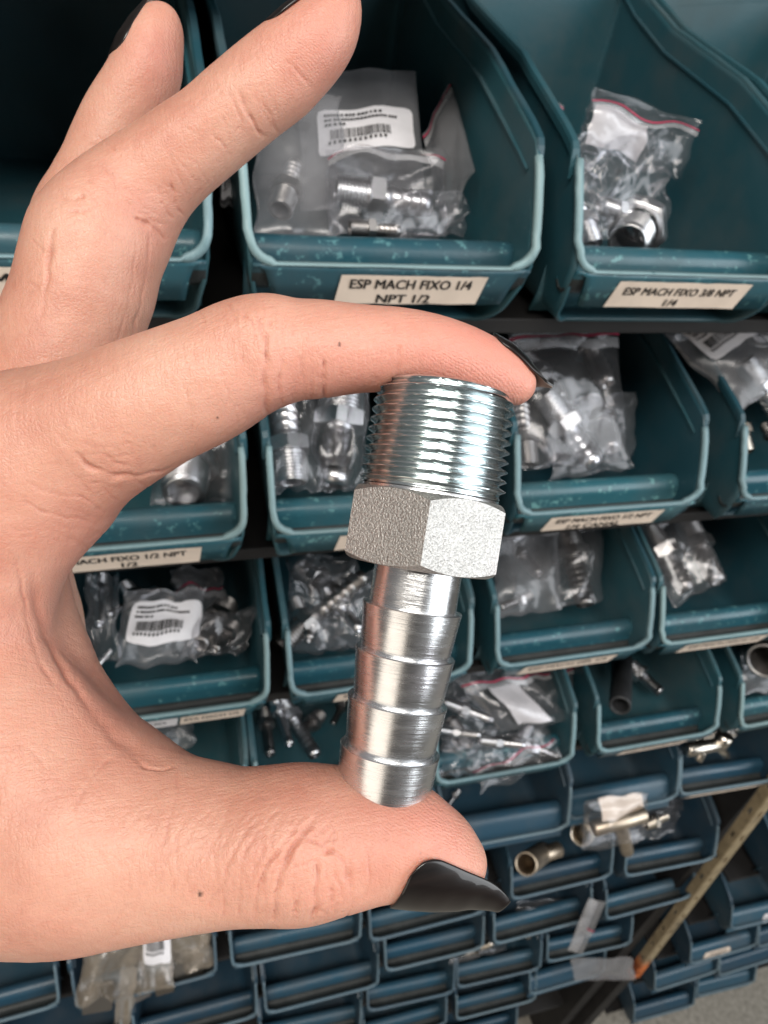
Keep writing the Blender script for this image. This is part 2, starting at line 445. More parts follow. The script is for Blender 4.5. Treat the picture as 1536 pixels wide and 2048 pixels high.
    for i,p in enumerate(P):
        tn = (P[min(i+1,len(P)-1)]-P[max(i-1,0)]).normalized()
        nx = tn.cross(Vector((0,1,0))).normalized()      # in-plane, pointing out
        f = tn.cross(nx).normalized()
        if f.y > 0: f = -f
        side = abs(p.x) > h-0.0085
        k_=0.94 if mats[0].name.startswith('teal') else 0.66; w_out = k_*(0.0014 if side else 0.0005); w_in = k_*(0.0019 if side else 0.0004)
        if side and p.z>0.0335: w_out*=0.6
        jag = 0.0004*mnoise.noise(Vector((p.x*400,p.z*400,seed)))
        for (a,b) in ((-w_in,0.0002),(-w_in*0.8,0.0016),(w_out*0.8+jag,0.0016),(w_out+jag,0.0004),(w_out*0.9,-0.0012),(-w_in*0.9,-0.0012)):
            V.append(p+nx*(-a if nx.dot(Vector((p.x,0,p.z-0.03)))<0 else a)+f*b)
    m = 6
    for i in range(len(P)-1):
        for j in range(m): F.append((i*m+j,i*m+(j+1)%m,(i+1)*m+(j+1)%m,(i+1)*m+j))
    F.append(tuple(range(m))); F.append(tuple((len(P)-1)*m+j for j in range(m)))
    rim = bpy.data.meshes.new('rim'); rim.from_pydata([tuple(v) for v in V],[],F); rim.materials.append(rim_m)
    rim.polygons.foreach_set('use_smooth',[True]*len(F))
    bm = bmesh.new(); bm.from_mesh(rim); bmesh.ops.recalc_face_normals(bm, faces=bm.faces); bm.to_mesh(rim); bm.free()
    # ---- rolled top edge along each side wall
    tops=[]
    for s in (-1,1):
        V=[];F=[]
        b=len(V); ys = [0.0188,0.0205,0.0225,0.026,0.032]+list(np.linspace(0.045,D,14))
        for y in ys:
            z=top_h(y); x=h+0.0012*(z/0.07)
            wob=0.0007*mnoise.noise(Vector((y*70,s*3.3,seed)))
            if y<0.0190: z-=0.004
            for (dx,dz) in ((-0.0014,0.0004),(-0.0008,0.0012),(0.0016,0.0010),(0.0020,-0.0004),(0.0019,-0.0032),(0.0008,-0.0032)):
                V.append((s*(x+dx+wob),y,z+dz))
        for i in range(len(ys)-1):
            for j in range(6): F.append((b+i*6+j,b+i*6+(j+1)%6,b+(i+1)*6+(j+1)%6,b+(i+1)*6+j))
        F.append(tuple(b+j for j in range(6)))
        nf=len(F)
        # stacking ledge inside the wall
        b=len(V)
        for y in ys[2:]:
            z=top_h(y)-0.0105; x=h-0.0018+0.0008*(z/0.07)
            for (dx,dz) in ((0.0008,0.0009),(-0.0010,0.0004),(-0.0010,-0.0004),(0.0008,-0.0008)): V.append((s*(x+dx),y,z+dz))
        k=len(ys)-2
        for i in range(k-1):
            for j in range(4): F.append((b+i*4+j,b+i*4+(j+1)%4,b+(i+1)*4+(j+1)%4,b+(i+1)*4+j))
        for nm_,f0,f1 in (('top_edge',0,nf),('stacking_ledge',nf,len(F))):
            top = bpy.data.meshes.new(nm_); top.from_pydata(V,[],F[f0:f1]); top.materials.append(body_m)
            bm = bmesh.new(); bm.from_mesh(top); bmesh.ops.delete(bm,geom=[v for v in bm.verts if not v.link_faces],context='VERTS')
            bmesh.ops.recalc_face_normals(bm, faces=bm.faces); bm.to_mesh(top); bm.free(); tops.append(top)
    BIN_MESH[key]=(tub,lip,rim,tops); return BIN_MESH[key]

def text_mesh(body, size, mat, name='lettering', bold=0.0):
    cu = bpy.data.curves.new(name,'FONT'); cu.body = body; cu.size = size; cu.align_x='CENTER'; cu.align_y='CENTER'
    cu.offset = 0.0; cu.resolution_u = 3
    to = bpy.data.objects.new('tmp',cu); C.objects.link(to)
    bpy.context.view_layer.update()
    dg = bpy.context.evaluated_depsgraph_get()
    me = bpy.data.meshes.new_from_object(to.evaluated_get(dg)); me.name=name
    bpy.data.objects.remove(to); me.materials.clear(); me.materials.append(mat)
    bm=bmesh.new(); bm.from_mesh(me); g0=list(bm.verts)+list(bm.edges)+list(bm.faces)
    for k_,(dx_,dy_) in enumerate(((0.028,0.0),(-0.028,0.0),(0.0,0.022))):
        d_=bmesh.ops.duplicate(bm,geom=g0)['geom']
        for v_ in d_:
            if isinstance(v_,bmesh.types.BMVert): v_.co.x+=dx_*size; v_.co.y+=dy_*size; v_.co.z+=0.000012*(k_+1)
    for v_ in bm.verts: v_.co.x*=1.10
    bm.to_mesh(me); bm.free()
    return me

def place_label(root, xa, xb, lines, kind='trough', frac=(0.06,0.97), mat=None, size=0.0062, shape='rect', bold=0.00012):
    """paper label on the front flange; lines = [(text, x offset, v 0..1)]"""
    if kind=='trough': p0=Vector((0,-0.0006,-0.0022)); p1=Vector((0,0.0043,-0.0162)); out=Vector((0,-0.93,-0.36))
    else: p0=Vector((0,0.0085,0.0040)); p1=Vector((0,0.0016,-0.0120)); out=Vector((0,-0.92,0.39))
    L=(p1-p0).length; dn=(p1-p0).normalized(); nrm=out.normalized()
    V=[];F=[]; nx=14; rnd=random.Random(int((xa+xb)*1e5)+len(lines))
    ny=5
    for i in range(nx+1):
        x=xa+(xb-xa)*i/nx
        for j in range(ny+1):
            v=frac[0]+(frac[1]-frac[0])*j/ny
            if shape=='pill':
                e=min(i,nx-i)/nx; k=min(1,math.sqrt(max(0,1-(1-min(1,e*7))**2))+0.12); v=0.5*(frac[0]+frac[1])+(v-0.5*(frac[0]+frac[1]))*k
            xx=x+(0.0012*(1-v) if shape=='rect' else 0)
            jag=0.00035*mnoise.noise(Vector((x*300,v*3,xa*70)))*(1 if j in (0,ny) else 0)
            q=p0+dn*(L*v+jag)+nrm*(0.0005+0.00012*mnoise.noise(Vector((x*90,v*2,3.1))))
            V.append((xx,q.y,q.z))
    m=ny+1
    for i in range(nx):
        for j in range(ny): F.append((i*m+j,(i+1)*m+j,(i+1)*m+j+1,i*m+j+1))
    lab=mesh_obj('paper_label',V,F,mat or CREAM,root)
    rot=Matrix((Vector((1,0,0)),-dn,nrm)).transposed().to_4x4()
    for (txt,xo,v,sc) in lines:
        me=text_mesh(txt,size*sc,INK,bold=bold)
        xs_=[v.co.x for v in me.vertices]; wt=max(xs_)-min(xs_)
        if len(txt)>9:
            kx=0.84*abs(xb-xa)/wt
            for vt_ in me.vertices: vt_.co.x*=kx
        o=bpy.data.objects.new('lettering',me); C.objects.link(o); o.parent=lab
        q=p0+dn*(L*v)+nrm*0.00075
        o.matrix_local=Matrix.Translation(Vector(((xa+xb)/2+xo,q.y,q.z)))@rot
    return lab

def make_bin(x0, lipz, label, W=0.110, kind='trough', style='teal', seed=1, group='blue plastic bins on the rack', dy=0.0, rot=0.0, tilt=0.0):
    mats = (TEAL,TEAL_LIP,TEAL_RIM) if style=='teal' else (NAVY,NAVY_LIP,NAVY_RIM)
    rj=random.Random(int(x0*1e4)*7+int(lipz*1e4))
    low=1.0 if lipz<-0.55 else 0.35
    root=empty('parts_bin',(x0+W/2,dy+rj.uniform(-0.003,0.004)*low,CAM_Z+lipz),(tilt+R(rj.uniform(-1.2,1.2))*low,R(rj.uniform(-0.5,0.5))*low,rot+R(rj.uniform(-2.2,2.2))*low))
    tag(root,label,'bin',group)
    tub,lip,rim,tops=bin_meshes(W,kind,mats,seed%4)
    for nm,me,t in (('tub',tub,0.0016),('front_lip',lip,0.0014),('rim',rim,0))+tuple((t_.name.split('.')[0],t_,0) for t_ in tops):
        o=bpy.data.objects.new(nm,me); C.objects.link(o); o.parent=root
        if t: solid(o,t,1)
    return root

Z1,Z2,Z3,Z4,Z5,Z6,Z7,Z8,Z9=-0.0946,-0.2196,-0.3424,-0.469,-0.579,-0.730,-0.832,-0.962,-1.092
T='teal'; N='navy'
b=make_bin(-0.092,Z1,'teal bin behind the raised ring finger, leftmost of the top row',seed=1)
place_label(b,-0.035,0.015,[('ESP MACH',0.0,0.42,1)],size=0.0075)
b=make_bin(0.0290,Z1,'big teal bin in the top row labelled ESP MACH FIXO 1/4 NPT 1/2',seed=2)
place_label(b,-0.0225,0.0345,[('ESP MACH FIXO 1/4',0.0,0.34,1),('NPT 1/2',-0.002,0.80,0.92)],size=0.0062)
b=make_bin(0.1545,Z1,'big teal bin in the top row labelled ESP MACH FIXO 3/8 NPT 1/4',seed=3)
place_label(b,-0.034,0.0305,[('ESP MACH FIXO 3/8 NPT',0.0,0.40,1),('1/4',-0.002,0.79,0.95)],size=0.0056)
make_bin(0.2780,Z1,'teal bin cut off by the top right corner of the photo',seed=0)
b=make_bin(-0.0800,Z2,'teal bin in the hollow of the hand, labelled FIXO 1/2 NPT',seed=0)
place_label(b,-0.035,0.034,[('ESP MACH FIXO 1/2 NPT',0.0,0.36,1),('1/2',0.004,0.77,0.92)],size=0.0062)
b=make_bin(0.0410,Z2,'teal bin with two upright bagged fittings, just left of the held fitting threads',seed=1)
place_label(b,-0.024,0.042,[('ESP MACH FIXO 1/2 NPT',0.0,0.40,1),('3/8',0,0.82,1)],size=0.006)
b=make_bin(0.1625,Z2,'teal bin labelled ESP MACH FIXO 1/2 NPT 1/4 CANAL, below the index fingernail',seed=2)
place_label(b,-0.0345,0.0335,[('ESP MACH FIXO 1/2 NPT',0.0,0.36,1),('1/4 CANAL',-0.004,0.80,1)],size=0.0062)
b=make_bin(0.2970,Z2,'teal bin at the right photo edge in the second row, a barcoded bag sticking out',seed=3)
place_label(b,-0.02,0.045,[('ESP MACH FIXO 3/4 NPT',0.0,0.40,1)],size=0.006)
b=make_bin(-0.0670,Z3,'teal bin beside the thumb web labelled ETA MACH 1/4, full of grey bags',seed=3)
place_label(b,0.006,0.041,[('ETA MACH 1/4',0.0,0.45,1)],size=0.0055)
place_label(b,-0.028,0.0045,[('MACHO',0.0,0.45,1)],size=0.0055,mat=WHITE)
b=make_bin(0.0545,Z3,'teal bin in the third row directly left of the held fitting barbs',seed=2)
place_label(b,-0.028,0.04,[('ESP MACH FIXO 3/4',0.0,0.4,1)],size=0.006)
b=make_bin(0.1810,Z3,'teal bin in the third row with one dark bagged barb, right of the held fitting',seed=1)
place_label(b,-0.035,0.032,[('ESP MACH GIR 1/4',0.0,0.4,1)],size=0.006)
b=make_bin(0.2980,Z3,'teal bin in the third row with ribbed bagged barbs, at the right photo edge',seed=0)
place_label(b,-0.033,0.036,[('ESP MACH MACH 1/2',0.0,0.4,1)],size=0.006)
make_bin(-0.0780,Z4,'teal bin in the fourth row, mostly hidden behind the thumb web',seed=2)
make_bin(0.0385,Z4,'teal bin in the fourth row with loose slim barbs, left of the fitting tip',seed=1)
make_bin(0.1640,Z4,'teal bin overflowing with crumpled clear bags, right of the fitting tip',seed=3)
b=make_bin(0.2960,Z4,'teal bin in the fourth row holding a dark open tube and a silver barb',seed=0)
place_label(b,-0.03,0.03,[('ESP MACH 90',0.0,0.4,1)],size=0.006)
make_bin(0.4270,Z4,'teal bin in the fourth row at the right photo edge holding a pipe ring',seed=1)
make_bin(0.0690,Z5,'navy bin hidden behind the thumb',kind='bull',style=N,seed=1,W=.114)
make_bin(0.1900,Z5,'navy bin with rounded blue front and small barbs, just right of the thumb tip',kind='bull',style=N,seed=2,W=.1145)
make_bin(0.3065,Z5,'navy bin with rounded blue front behind the hanging brass tee bag',kind='bull',style=N,seed=3,W=.112)
b=make_bin(0.4205,Z5,'navy bin with grey trough holding a nickel connector, at the right photo edge',style=N,seed=0)
place_label(b,-0.04,0.04,[],mat=CREAM)
make_bin(-0.2300,Z6,'navy bin at the bottom left corner, under a dark shelf edge',style=N,seed=3)
make_bin(-0.1094,Z6-.012,'navy bin below the wrist, crammed with brown bags and hex nuts',style=N,seed=1,W=.117)
b=make_bin(0.0200,Z6-.006,'empty navy bin under the thumb knuckle, a strip of cream label on its lip',style=N,seed=0,W=.119)
place_label(b,-0.012,0.042,[],mat=CREAM)
b=make_bin(0.1475,Z6-.012,'empty navy bin directly under the black thumbnail',style=N,seed=2,W=.119)
place_label(b,-0.02,0.035,[],mat=CREAM)
b=make_bin(0.2915,Z6,'navy bin holding a brass elbow with an open end, right of the thumbnail',style=N,seed=3,W=.114)
place_label(b,-0.03,0.03,[],mat=CREAM)
b=make_bin(0.4160,Z6+.004,'empty navy bin right of the brass elbow bin, next to the beige post',style=N,seed=1)
place_label(b,-0.05,0.03,[],mat=CREAM)
b=make_bin(-0.0722,-0.868,'navy bin along the bottom edge below the brown bags',style=N,seed=0,W=.117)
make_bin(-0.2000,-0.868,'navy bin in the far bottom left corner of the photo',style=N,seed=2,W=.117)
b=make_bin(0.0520,-0.864,'navy bin with torn cream tape under its lip, bottom middle',style=N,seed=2,W=.119)
place_label(b,-0.01,0.045,[],mat=CREAM)
b=make_bin(0.1750,-0.836,'shallow navy bin tucked below the bin under the thumbnail',style=N,seed=1,W=.110)
place_label(b,-0.03,0.04,[],mat=CREAM)
b=make_bin(0.2925,-0.824,'navy bin with a bagged nickel nipple, below the brass elbow bin',style=N,seed=0,W=.118)
place_label(b,-0.045,0.02,[],mat=CREAM)
b=make_bin(0.4315,-0.834,'grey dusty navy bin beside the beige post, no contents',style=N,seed=3,W=.118)
place_label(b,-0.03,0.02,[],mat=CREAM)
make_bin(0.1700,-0.958,'navy bin along the bottom edge, third from the concrete gap',style=N,seed=3,W=.105)
make_bin(0.2810,-0.965,'navy bin with bright blue hump, two bins above the bottom edge',style=N,seed=1,W=.110)
make_bin(0.3990,-0.960,'navy bin with a zip bag draped over its lip, left of the rusty post foot',style=N,seed=2,W=.117)
make_bin(0.1800,-1.085,'navy bin peeking up at the bottom edge, under the third bin',style=N,seed=0,W=.110)
make_bin(0.3050,-1.092,'navy bin peeking up at the bottom edge, left of the concrete gap',style=N,seed=3,W=.114)
make_bin(0.0500,-0.990,'navy bin cut by the bottom edge below the torn cream tape',style=N,seed=3,W=.115)
make_bin(0.4050,-1.070,'navy bin with pale blue front under the draped bag',kind='bull',style=N,seed=1,W=.114)
make_bin(0.3080,-1.215,'lowest navy bin at the bottom edge beside the concrete gap',style=N,seed=2,W=.114)
RG='blue bins on the right rack'
for i,(x,z,lab,l2) in enumerate([
    (0.695,-1.013,'navy bin right of the beige post with a small white sticker on its front',(0.0,0.03)),
    (0.690,-1.143,'navy bin right of the beige post with a long cream label reading GRAX RETA',(-0.03,0.02)),
    (0.670,-1.243,'navy bin right of the rusty post foot with a bare blue front',None),
    (0.688,-1.392,'lowest navy bin beside the concrete floor, dark and empty',None),
    (0.820,-1.155,'navy bin at the right edge with a clipped cream label on its front',(-0.02,0.05)),
    (0.800,-1.262,'navy bin at the right edge just above the concrete floor',None),
    (0.818,-1.385,'lowest navy bin at the right edge on the concrete',None),
    (0.700,-0.880,'navy bin high on the right rack behind the beige post',None),
    (0.822,-1.020,'navy bin at the far right behind the white sticker bin',None)]):
    b=make_bin(x,z,lab,kind='bull',style=N,seed=i,W=.122,group=RG,tilt=R(0))
    if l2:
        if i==1: place_label(b,l2[0],l2[1],[('GRAX RETA',0,0.33,1),('1/8',0,0.66,1)],kind='bull',size=0.0052,shape='pill',bold=0.0001)
        elif i==0: place_label(b,l2[0],l2[1],[('1/4',0,0.5,1)],kind='bull',size=0.006,shape='pill',mat=WHITE)
        else: place_label(b,l2[0],l2[1],[('GRAX RETA 1/4',0,0.35,1)],kind='bull',size=0.0052,shape='pill',bold=0.0001)

# ------------------------------------------------------------------ racks
rack=empty('storage_rack',(0.0,0.1,0.0)); tag(rack,'black steel rack with beige rust-chipped corner post, carrying all the left bins','rack')
def part_box(name,x0,x1,y0,y1,z0,z1,mat,parent,bv=0.0008):
    V=[];F=[]; box_data(x0,x1,y0,y1,z0,z1,V,F)
    o=mesh_obj(name,V,F,mat,None,smooth=False); o.parent=parent; o.matrix_parent_inverse=Matrix.Translation(-parent.location)
    if bv: bevel(o,bv)
    return o
for z in (Z1,Z2,Z3,Z4,Z5-0.01,Z6-.01,-.866,-.99,-1.12,-1.25):
    part_box('shelf',-0.6,0.540,0.027,0.23,CAM_Z+z-0.0395,CAM_Z+z-LIPZ-0.0022,BLACKSTEEL,rack)
part_box('shelf',-0.6,0.135,0.05,0.23,CAM_Z-0.003,CAM_Z+0.004,BLACKSTEEL,rack)  # board added above the top row, cut short to shade only the left bins
part_box('back_panel',-0.6,0.640,0.232,0.238,0.12,CAM_Z+0.35,BLACKSTEEL,rack)
part_box('side_rail',0.536,0.556,0.012,0.21,0.0,CAM_Z+0.3,BLACKSTEEL,rack)
# perforated angle post: two flanges with slots
def post(p_top,p_bot,w,parent,name='corner_post'):
    L=(Vector(p_top)-Vector(p_bot)).length; n=int(L/0.0125); V=[];F=[]
    us=[0,0.35*w,0.65*w,w]
    for fl_ in (0,1):
        b=len(V)
        for i in range(n+1):
            zz=L*i/n
            for u in us: V.append((u,0,zz) if fl_==0 else (0,u*0.8,zz))
        for i in range(n):
            for j in range(3):
                if j==1 and i%4==1: continue
                F.append((b+i*4+j,b+i*4+j+1,b+(i+1)*4+j+1,b+(i+1)*4+j))
    o=mesh_obj(name,V,F,RUSTY,None,smooth=False); solid(o,0.002,0)
    zax=(Vector(p_top)-Vector(p_bot)).normalized(); yax=Vector((0,1,0)); xax=yax.cross(zax).normalized(); yax=zax.cross(xax)
    m=Matrix((xax,yax,zax)).transposed().to_4x4(); m.translation=Vector(p_bot)
    o.matrix_world=m
    o.parent=parent; o.matrix_parent_inverse=Matrix.Translation(-parent.location)
    return o
pt=at(1552,1570,-0.004); pb=at(1262,1958,-0.004); up=(pt-pb).normalized()
post(pt+up*0.5,pb,0.013,rack)
post(at(1205,1945,0.10),at(1120,2075,0.10),0.03,rack,'foot_brace')
part_box('leg',0.566,0.586,0.0,0.02,0.0,CAM_Z-1.112,BLACKSTEEL,rack)
rack2=empty('storage_rack',(0.8,0.1,0.0)); tag(rack2,'black steel rack beyond the beige post, carrying the bins over the concrete','rack')
for z in (-.88,-1.016,-1.146,-1.248,-1.392):
    part_box('shelf',0.665,1.3,0.027,0.23,CAM_Z+z-0.0375,CAM_Z+z-LIPZ-0.0022,BLACKSTEEL,rack2)
part_box('back_panel',0.64,1.3,0.232,0.238,0.02,CAM_Z-0.3,BLACKSTEEL,rack2)

# ------------------------------------------------------------------ fittings
def lathe(name, prof, mat, parent, seg=40, smooth=True):
    V=[];F=[]; n=len(prof)
    for i in range(seg):
        a=2*math.pi*i/seg; c,s=math.cos(a),math.sin(a)
        for r_,z in prof: V.append((r_*c,r_*s,z))
    for i in range(seg):
        k=(i+1)%seg
        for j in range(n-1): F.append((i*n+j,k*n+j,k*n+j+1,i*n+j+1))
    o=mesh_obj(name,V,F,mat,parent,smooth)
    return o
def thread_mesh(name, R0, R1, z0, z1, pitch, depth, mat, parent, seg, per, bore):
    """external helical V thread from z1 (hex side) up to z0 (open end)"""
    V=[];F=[]; n=int(abs(z0-z1)/pitch*per)
    for i in range(seg):
        a=2*math.pi*i/seg
        for j in range(n+1):
            t=j/n; z=z1+(z0-z1)*t; Rr=R1+(R0-R1)*t
            ph=((z-z1)/pitch-a/(2*math.pi))%1.0
            tri=abs(ph*2-1)                    # 1 at root, 0 at crest
            tri=min(1,max(0,(tri-0.11)/0.70))
            run=min(1,max(0,(z0-z)/(pitch*0.9))); run2=min(1,max(0.0,(z-z1)/(pitch*0.7)))
            r_=Rr-depth*tri
            r_=min(r_, Rr-depth*0.75*(1-run)) if run<1 else r_
            r_=(Rr-depth*0.8)+(r_-(Rr-depth*0.8))*run2
            r_+=0.00003*mnoise.noise(Vector((math.cos(a)*6,math.sin(a)*6,z*2500)))*(1-tri)
            V.append((r_*math.cos(a),r_*math.sin(a),z))
        Rr=R0-depth*0.75
        for r_,z in ((Rr-0.0006,z0+0.0003),(bore+0.0006,z0+0.0003),(bore,z0-0.0003),(bore,z0-0.012)):
            V.append((r_*math.cos(a),r_*math.sin(a),z))
    m=n+5
    for i in range(seg):
        k=(i+1)%seg
        for j in range(m-1): F.append((i*m+j,k*m+j,k*m+j+1,i*m+j+1))
    return mesh_obj(name,V,F,mat,parent,True)
def hex_mesh(name, apo, z0, z1, mat, parent, seg=10, ang=0.0, chamf=0.55):
    corner=apo/math.cos(math.pi/6); V=[];F=[]; tot=6*seg
    rin=apo*0.985; zl=[0,0.25,0.5,0.75,1]
    for i in range(tot):
        a=2*math.pi*i/tot; loc=((i%seg)/seg-0.5)*math.pi/3
        rh=apo/math.cos(loc); 
        pass
        dz=max(0,rh-rin)*chamf
        top=z0-dz; bot=z1+dz*0.9
        V.append((rin*0.86*math.cos(a+ang),rin*0.86*math.sin(a+ang),z0))
        V.append((rin*math.cos(a+ang),rin*math.sin(a+ang),z0))
        for t in zl: V.append((rh*math.cos(a+ang),rh*math.sin(a+ang),top+(bot-top)*t))
        V.append((rin*math.cos(a+ang),rin*math.sin(a+ang),z1))
        V.append((rin*0.6*math.cos(a+ang),rin*0.6*math.sin(a+ang),z1))
    m=9
    for i in range(tot):
        k=(i+1)%tot
        for j in range(m-1): F.append((i*m+j,k*m+j,k*m+j+1,i*m+j+1))
    o=mesh_obj(name,V,F,mat,parent,True)
    me=o.data; e=o.modifiers.new('split','EDGE_SPLIT'); e.split_angle=R(20)
    return o
def barb_profile(rn, rb_, rt, z0, steps, z1, bore):
    """from the hex (z0) down to the tip z1; sharp shoulders face the hex"""
    p=[(rn,z0)]
    for i,zs in enumerate(steps):
        end=steps[i+1] if i+1<len(steps) else None
        p+=[(rn,zs+0.00012),(rn,zs),(rb_-0.00012,zs-0.00003),(rb_,zs-0.00018)]
        if end is not None: p+=[(rb_-0.0001,zs-0.0007),(rn+0.0002,end+0.0006)]
        else: p+=[(rb_-0.0001,zs-0.0008),(rt+0.0003,z1+0.0022),(rt,z1+0.0008),(rt-0.0005,z1+0.0001),(rt-0.0010,z1),(bore,z1),(bore,z1+0.02)]
    return p

# hero fitting: axis from the thumb to the index finger, in camera space
DF=105.0
a_top=camp(893,779,DF); a_bot=camp(764,1598,DF)
def c2w(p): return Vector(C2W@np.array(p)+CAMP)
ptop=c2w(a_top); pbot=c2w(a_bot); LEN=(ptop-pbot).length
hero=empty('hose_barb_fitting'); tag(hero,'large shiny zinc hose barb fitting with hex, held upright between index finger and thumb','fitting')
zax=(ptop-pbot).normalized(); tocam=(Vector(CAMP)-(ptop+pbot)/2).normalized()
yv=tocam-zax*tocam.dot(zax); yv.normalize(); xv=yv.cross(zax)
hm=Matrix((xv,yv,zax)).transposed().to_4x4(); hm.translation=pbot; hero.matrix_world=hm
U=LEN/835.0   # metres per photo pixel along the axis
def zpx(y): return LEN-(y-779)*LEN/(1598-779)
pxm=DF/1000/FPX
thread_mesh('threaded_end',138.5*pxm,147.5*pxm,zpx(781),zpx(983),0.00140,0.00100,Z_THREAD,hero,160,22,0.0078)
lathe('relief_neck',[(130*pxm,zpx(976)),(132*pxm,zpx(980)),(134*pxm,zpx(983)),(135*pxm,zpx(986)),(136*pxm,zpx(992)),(134*pxm,zpx(1000)),(100*pxm,zpx(1000))],Z_BARB,hero,96)
hex_mesh('hex_nut',144*pxm,zpx(990),zpx(1133),Z_HEX,hero,24,math.pi/2+R(1),0.62)
lathe('barbed_tail',barb_profile(88*pxm,100.5*pxm,90*pxm,zpx(1131),[zpx(1212),zpx(1303),zpx(1398),zpx(1494)],zpx(1611),0.0045),Z_BARB,hero,128)
for o_ in hero.children:
    if o_.name.startswith(('barbed','relief','thread')):
        e=o_.modifiers.new('split','EDGE_SPLIT'); e.split_angle=R(32)

# small fittings: templates, unit length along z (0 = barb tip, 1 = thread end)
def fitting_template(kind, mats):
    root=empty('hose_barb_fitting')
    mt,mh,mb=mats
    if kind=='barb':
        thread_mesh('threaded_end',0.165,0.175,1.0,0.68,0.036,0.022,mt,root,32,6,0.11)
        hex_mesh('hex_nut',0.19,0.68,0.52,mh,root,4)
        lathe('barbed_tail',[(0.115,0.52)]+sum([[(0.115,z),(0.135,z-0.002),(0.112,z-0.095)] for z in (0.45,0.35,0.25,0.15)],[])+[(0.10,0.0),(0.07,0.0),(0.07,0.2)],mb,root,28)
    elif kind=='slim':
        thread_mesh('threaded_end',0.10,0.105,1.0,0.74,0.03,0.014,mt,root,24,5,0.06)
        hex_mesh('hex_nut',0.115,0.74,0.62,mh,root,4)
        lathe('barbed_tail',[(0.065,0.62)]+sum([[(0.065,z),(0.078,z-0.002),(0.064,z-0.07)] for z in (0.55,0.47,0.39,0.31,0.23,0.15,0.08)],[])+[(0.05,0.0),(0.03,0.0),(0.03,0.2)],mb,root,20)
    elif kind=='nipple':
        thread_mesh('threaded_end',0.27,0.28,1.0,0.60,0.06,0.03,mt,root,28,5,0.2)
        hex_mesh('hex_nut',0.36,0.60,0.38,mh,root,4)
        lathe('plain_end',[(0.25,0.38),(0.25,0.02),(0.24,0.0),(0.18,0.0),(0.18,0.3)],mb,root,28)
    return root
TPL={}
def put_fitting(kind, p_thread, p_barb, label, mats='small', group='loose and bagged fittings in the bins', cat='fitting', rad=1.0):
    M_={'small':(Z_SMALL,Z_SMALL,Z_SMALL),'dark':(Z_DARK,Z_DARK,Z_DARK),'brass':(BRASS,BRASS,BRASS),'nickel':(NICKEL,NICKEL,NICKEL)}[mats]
    key=(kind,mats)
    if key in TPL: r_=copy_tree(TPL[key])
    else: r_=fitting_template(kind,M_); TPL[key]=r_
    a=Vector(p_barb); b=Vector(p_thread); z=b-a; L=z.length; z.normalize()
    x=z.cross(Vector((0.3,0.2,1))).normalized(); y=z.cross(x)
    m=Matrix((x*L*rad,y*L*rad,z*L)).transposed().to_4x4(); m.translation=a
    r_.matrix_world=m; tag(r_,label,cat,group)
    return r_

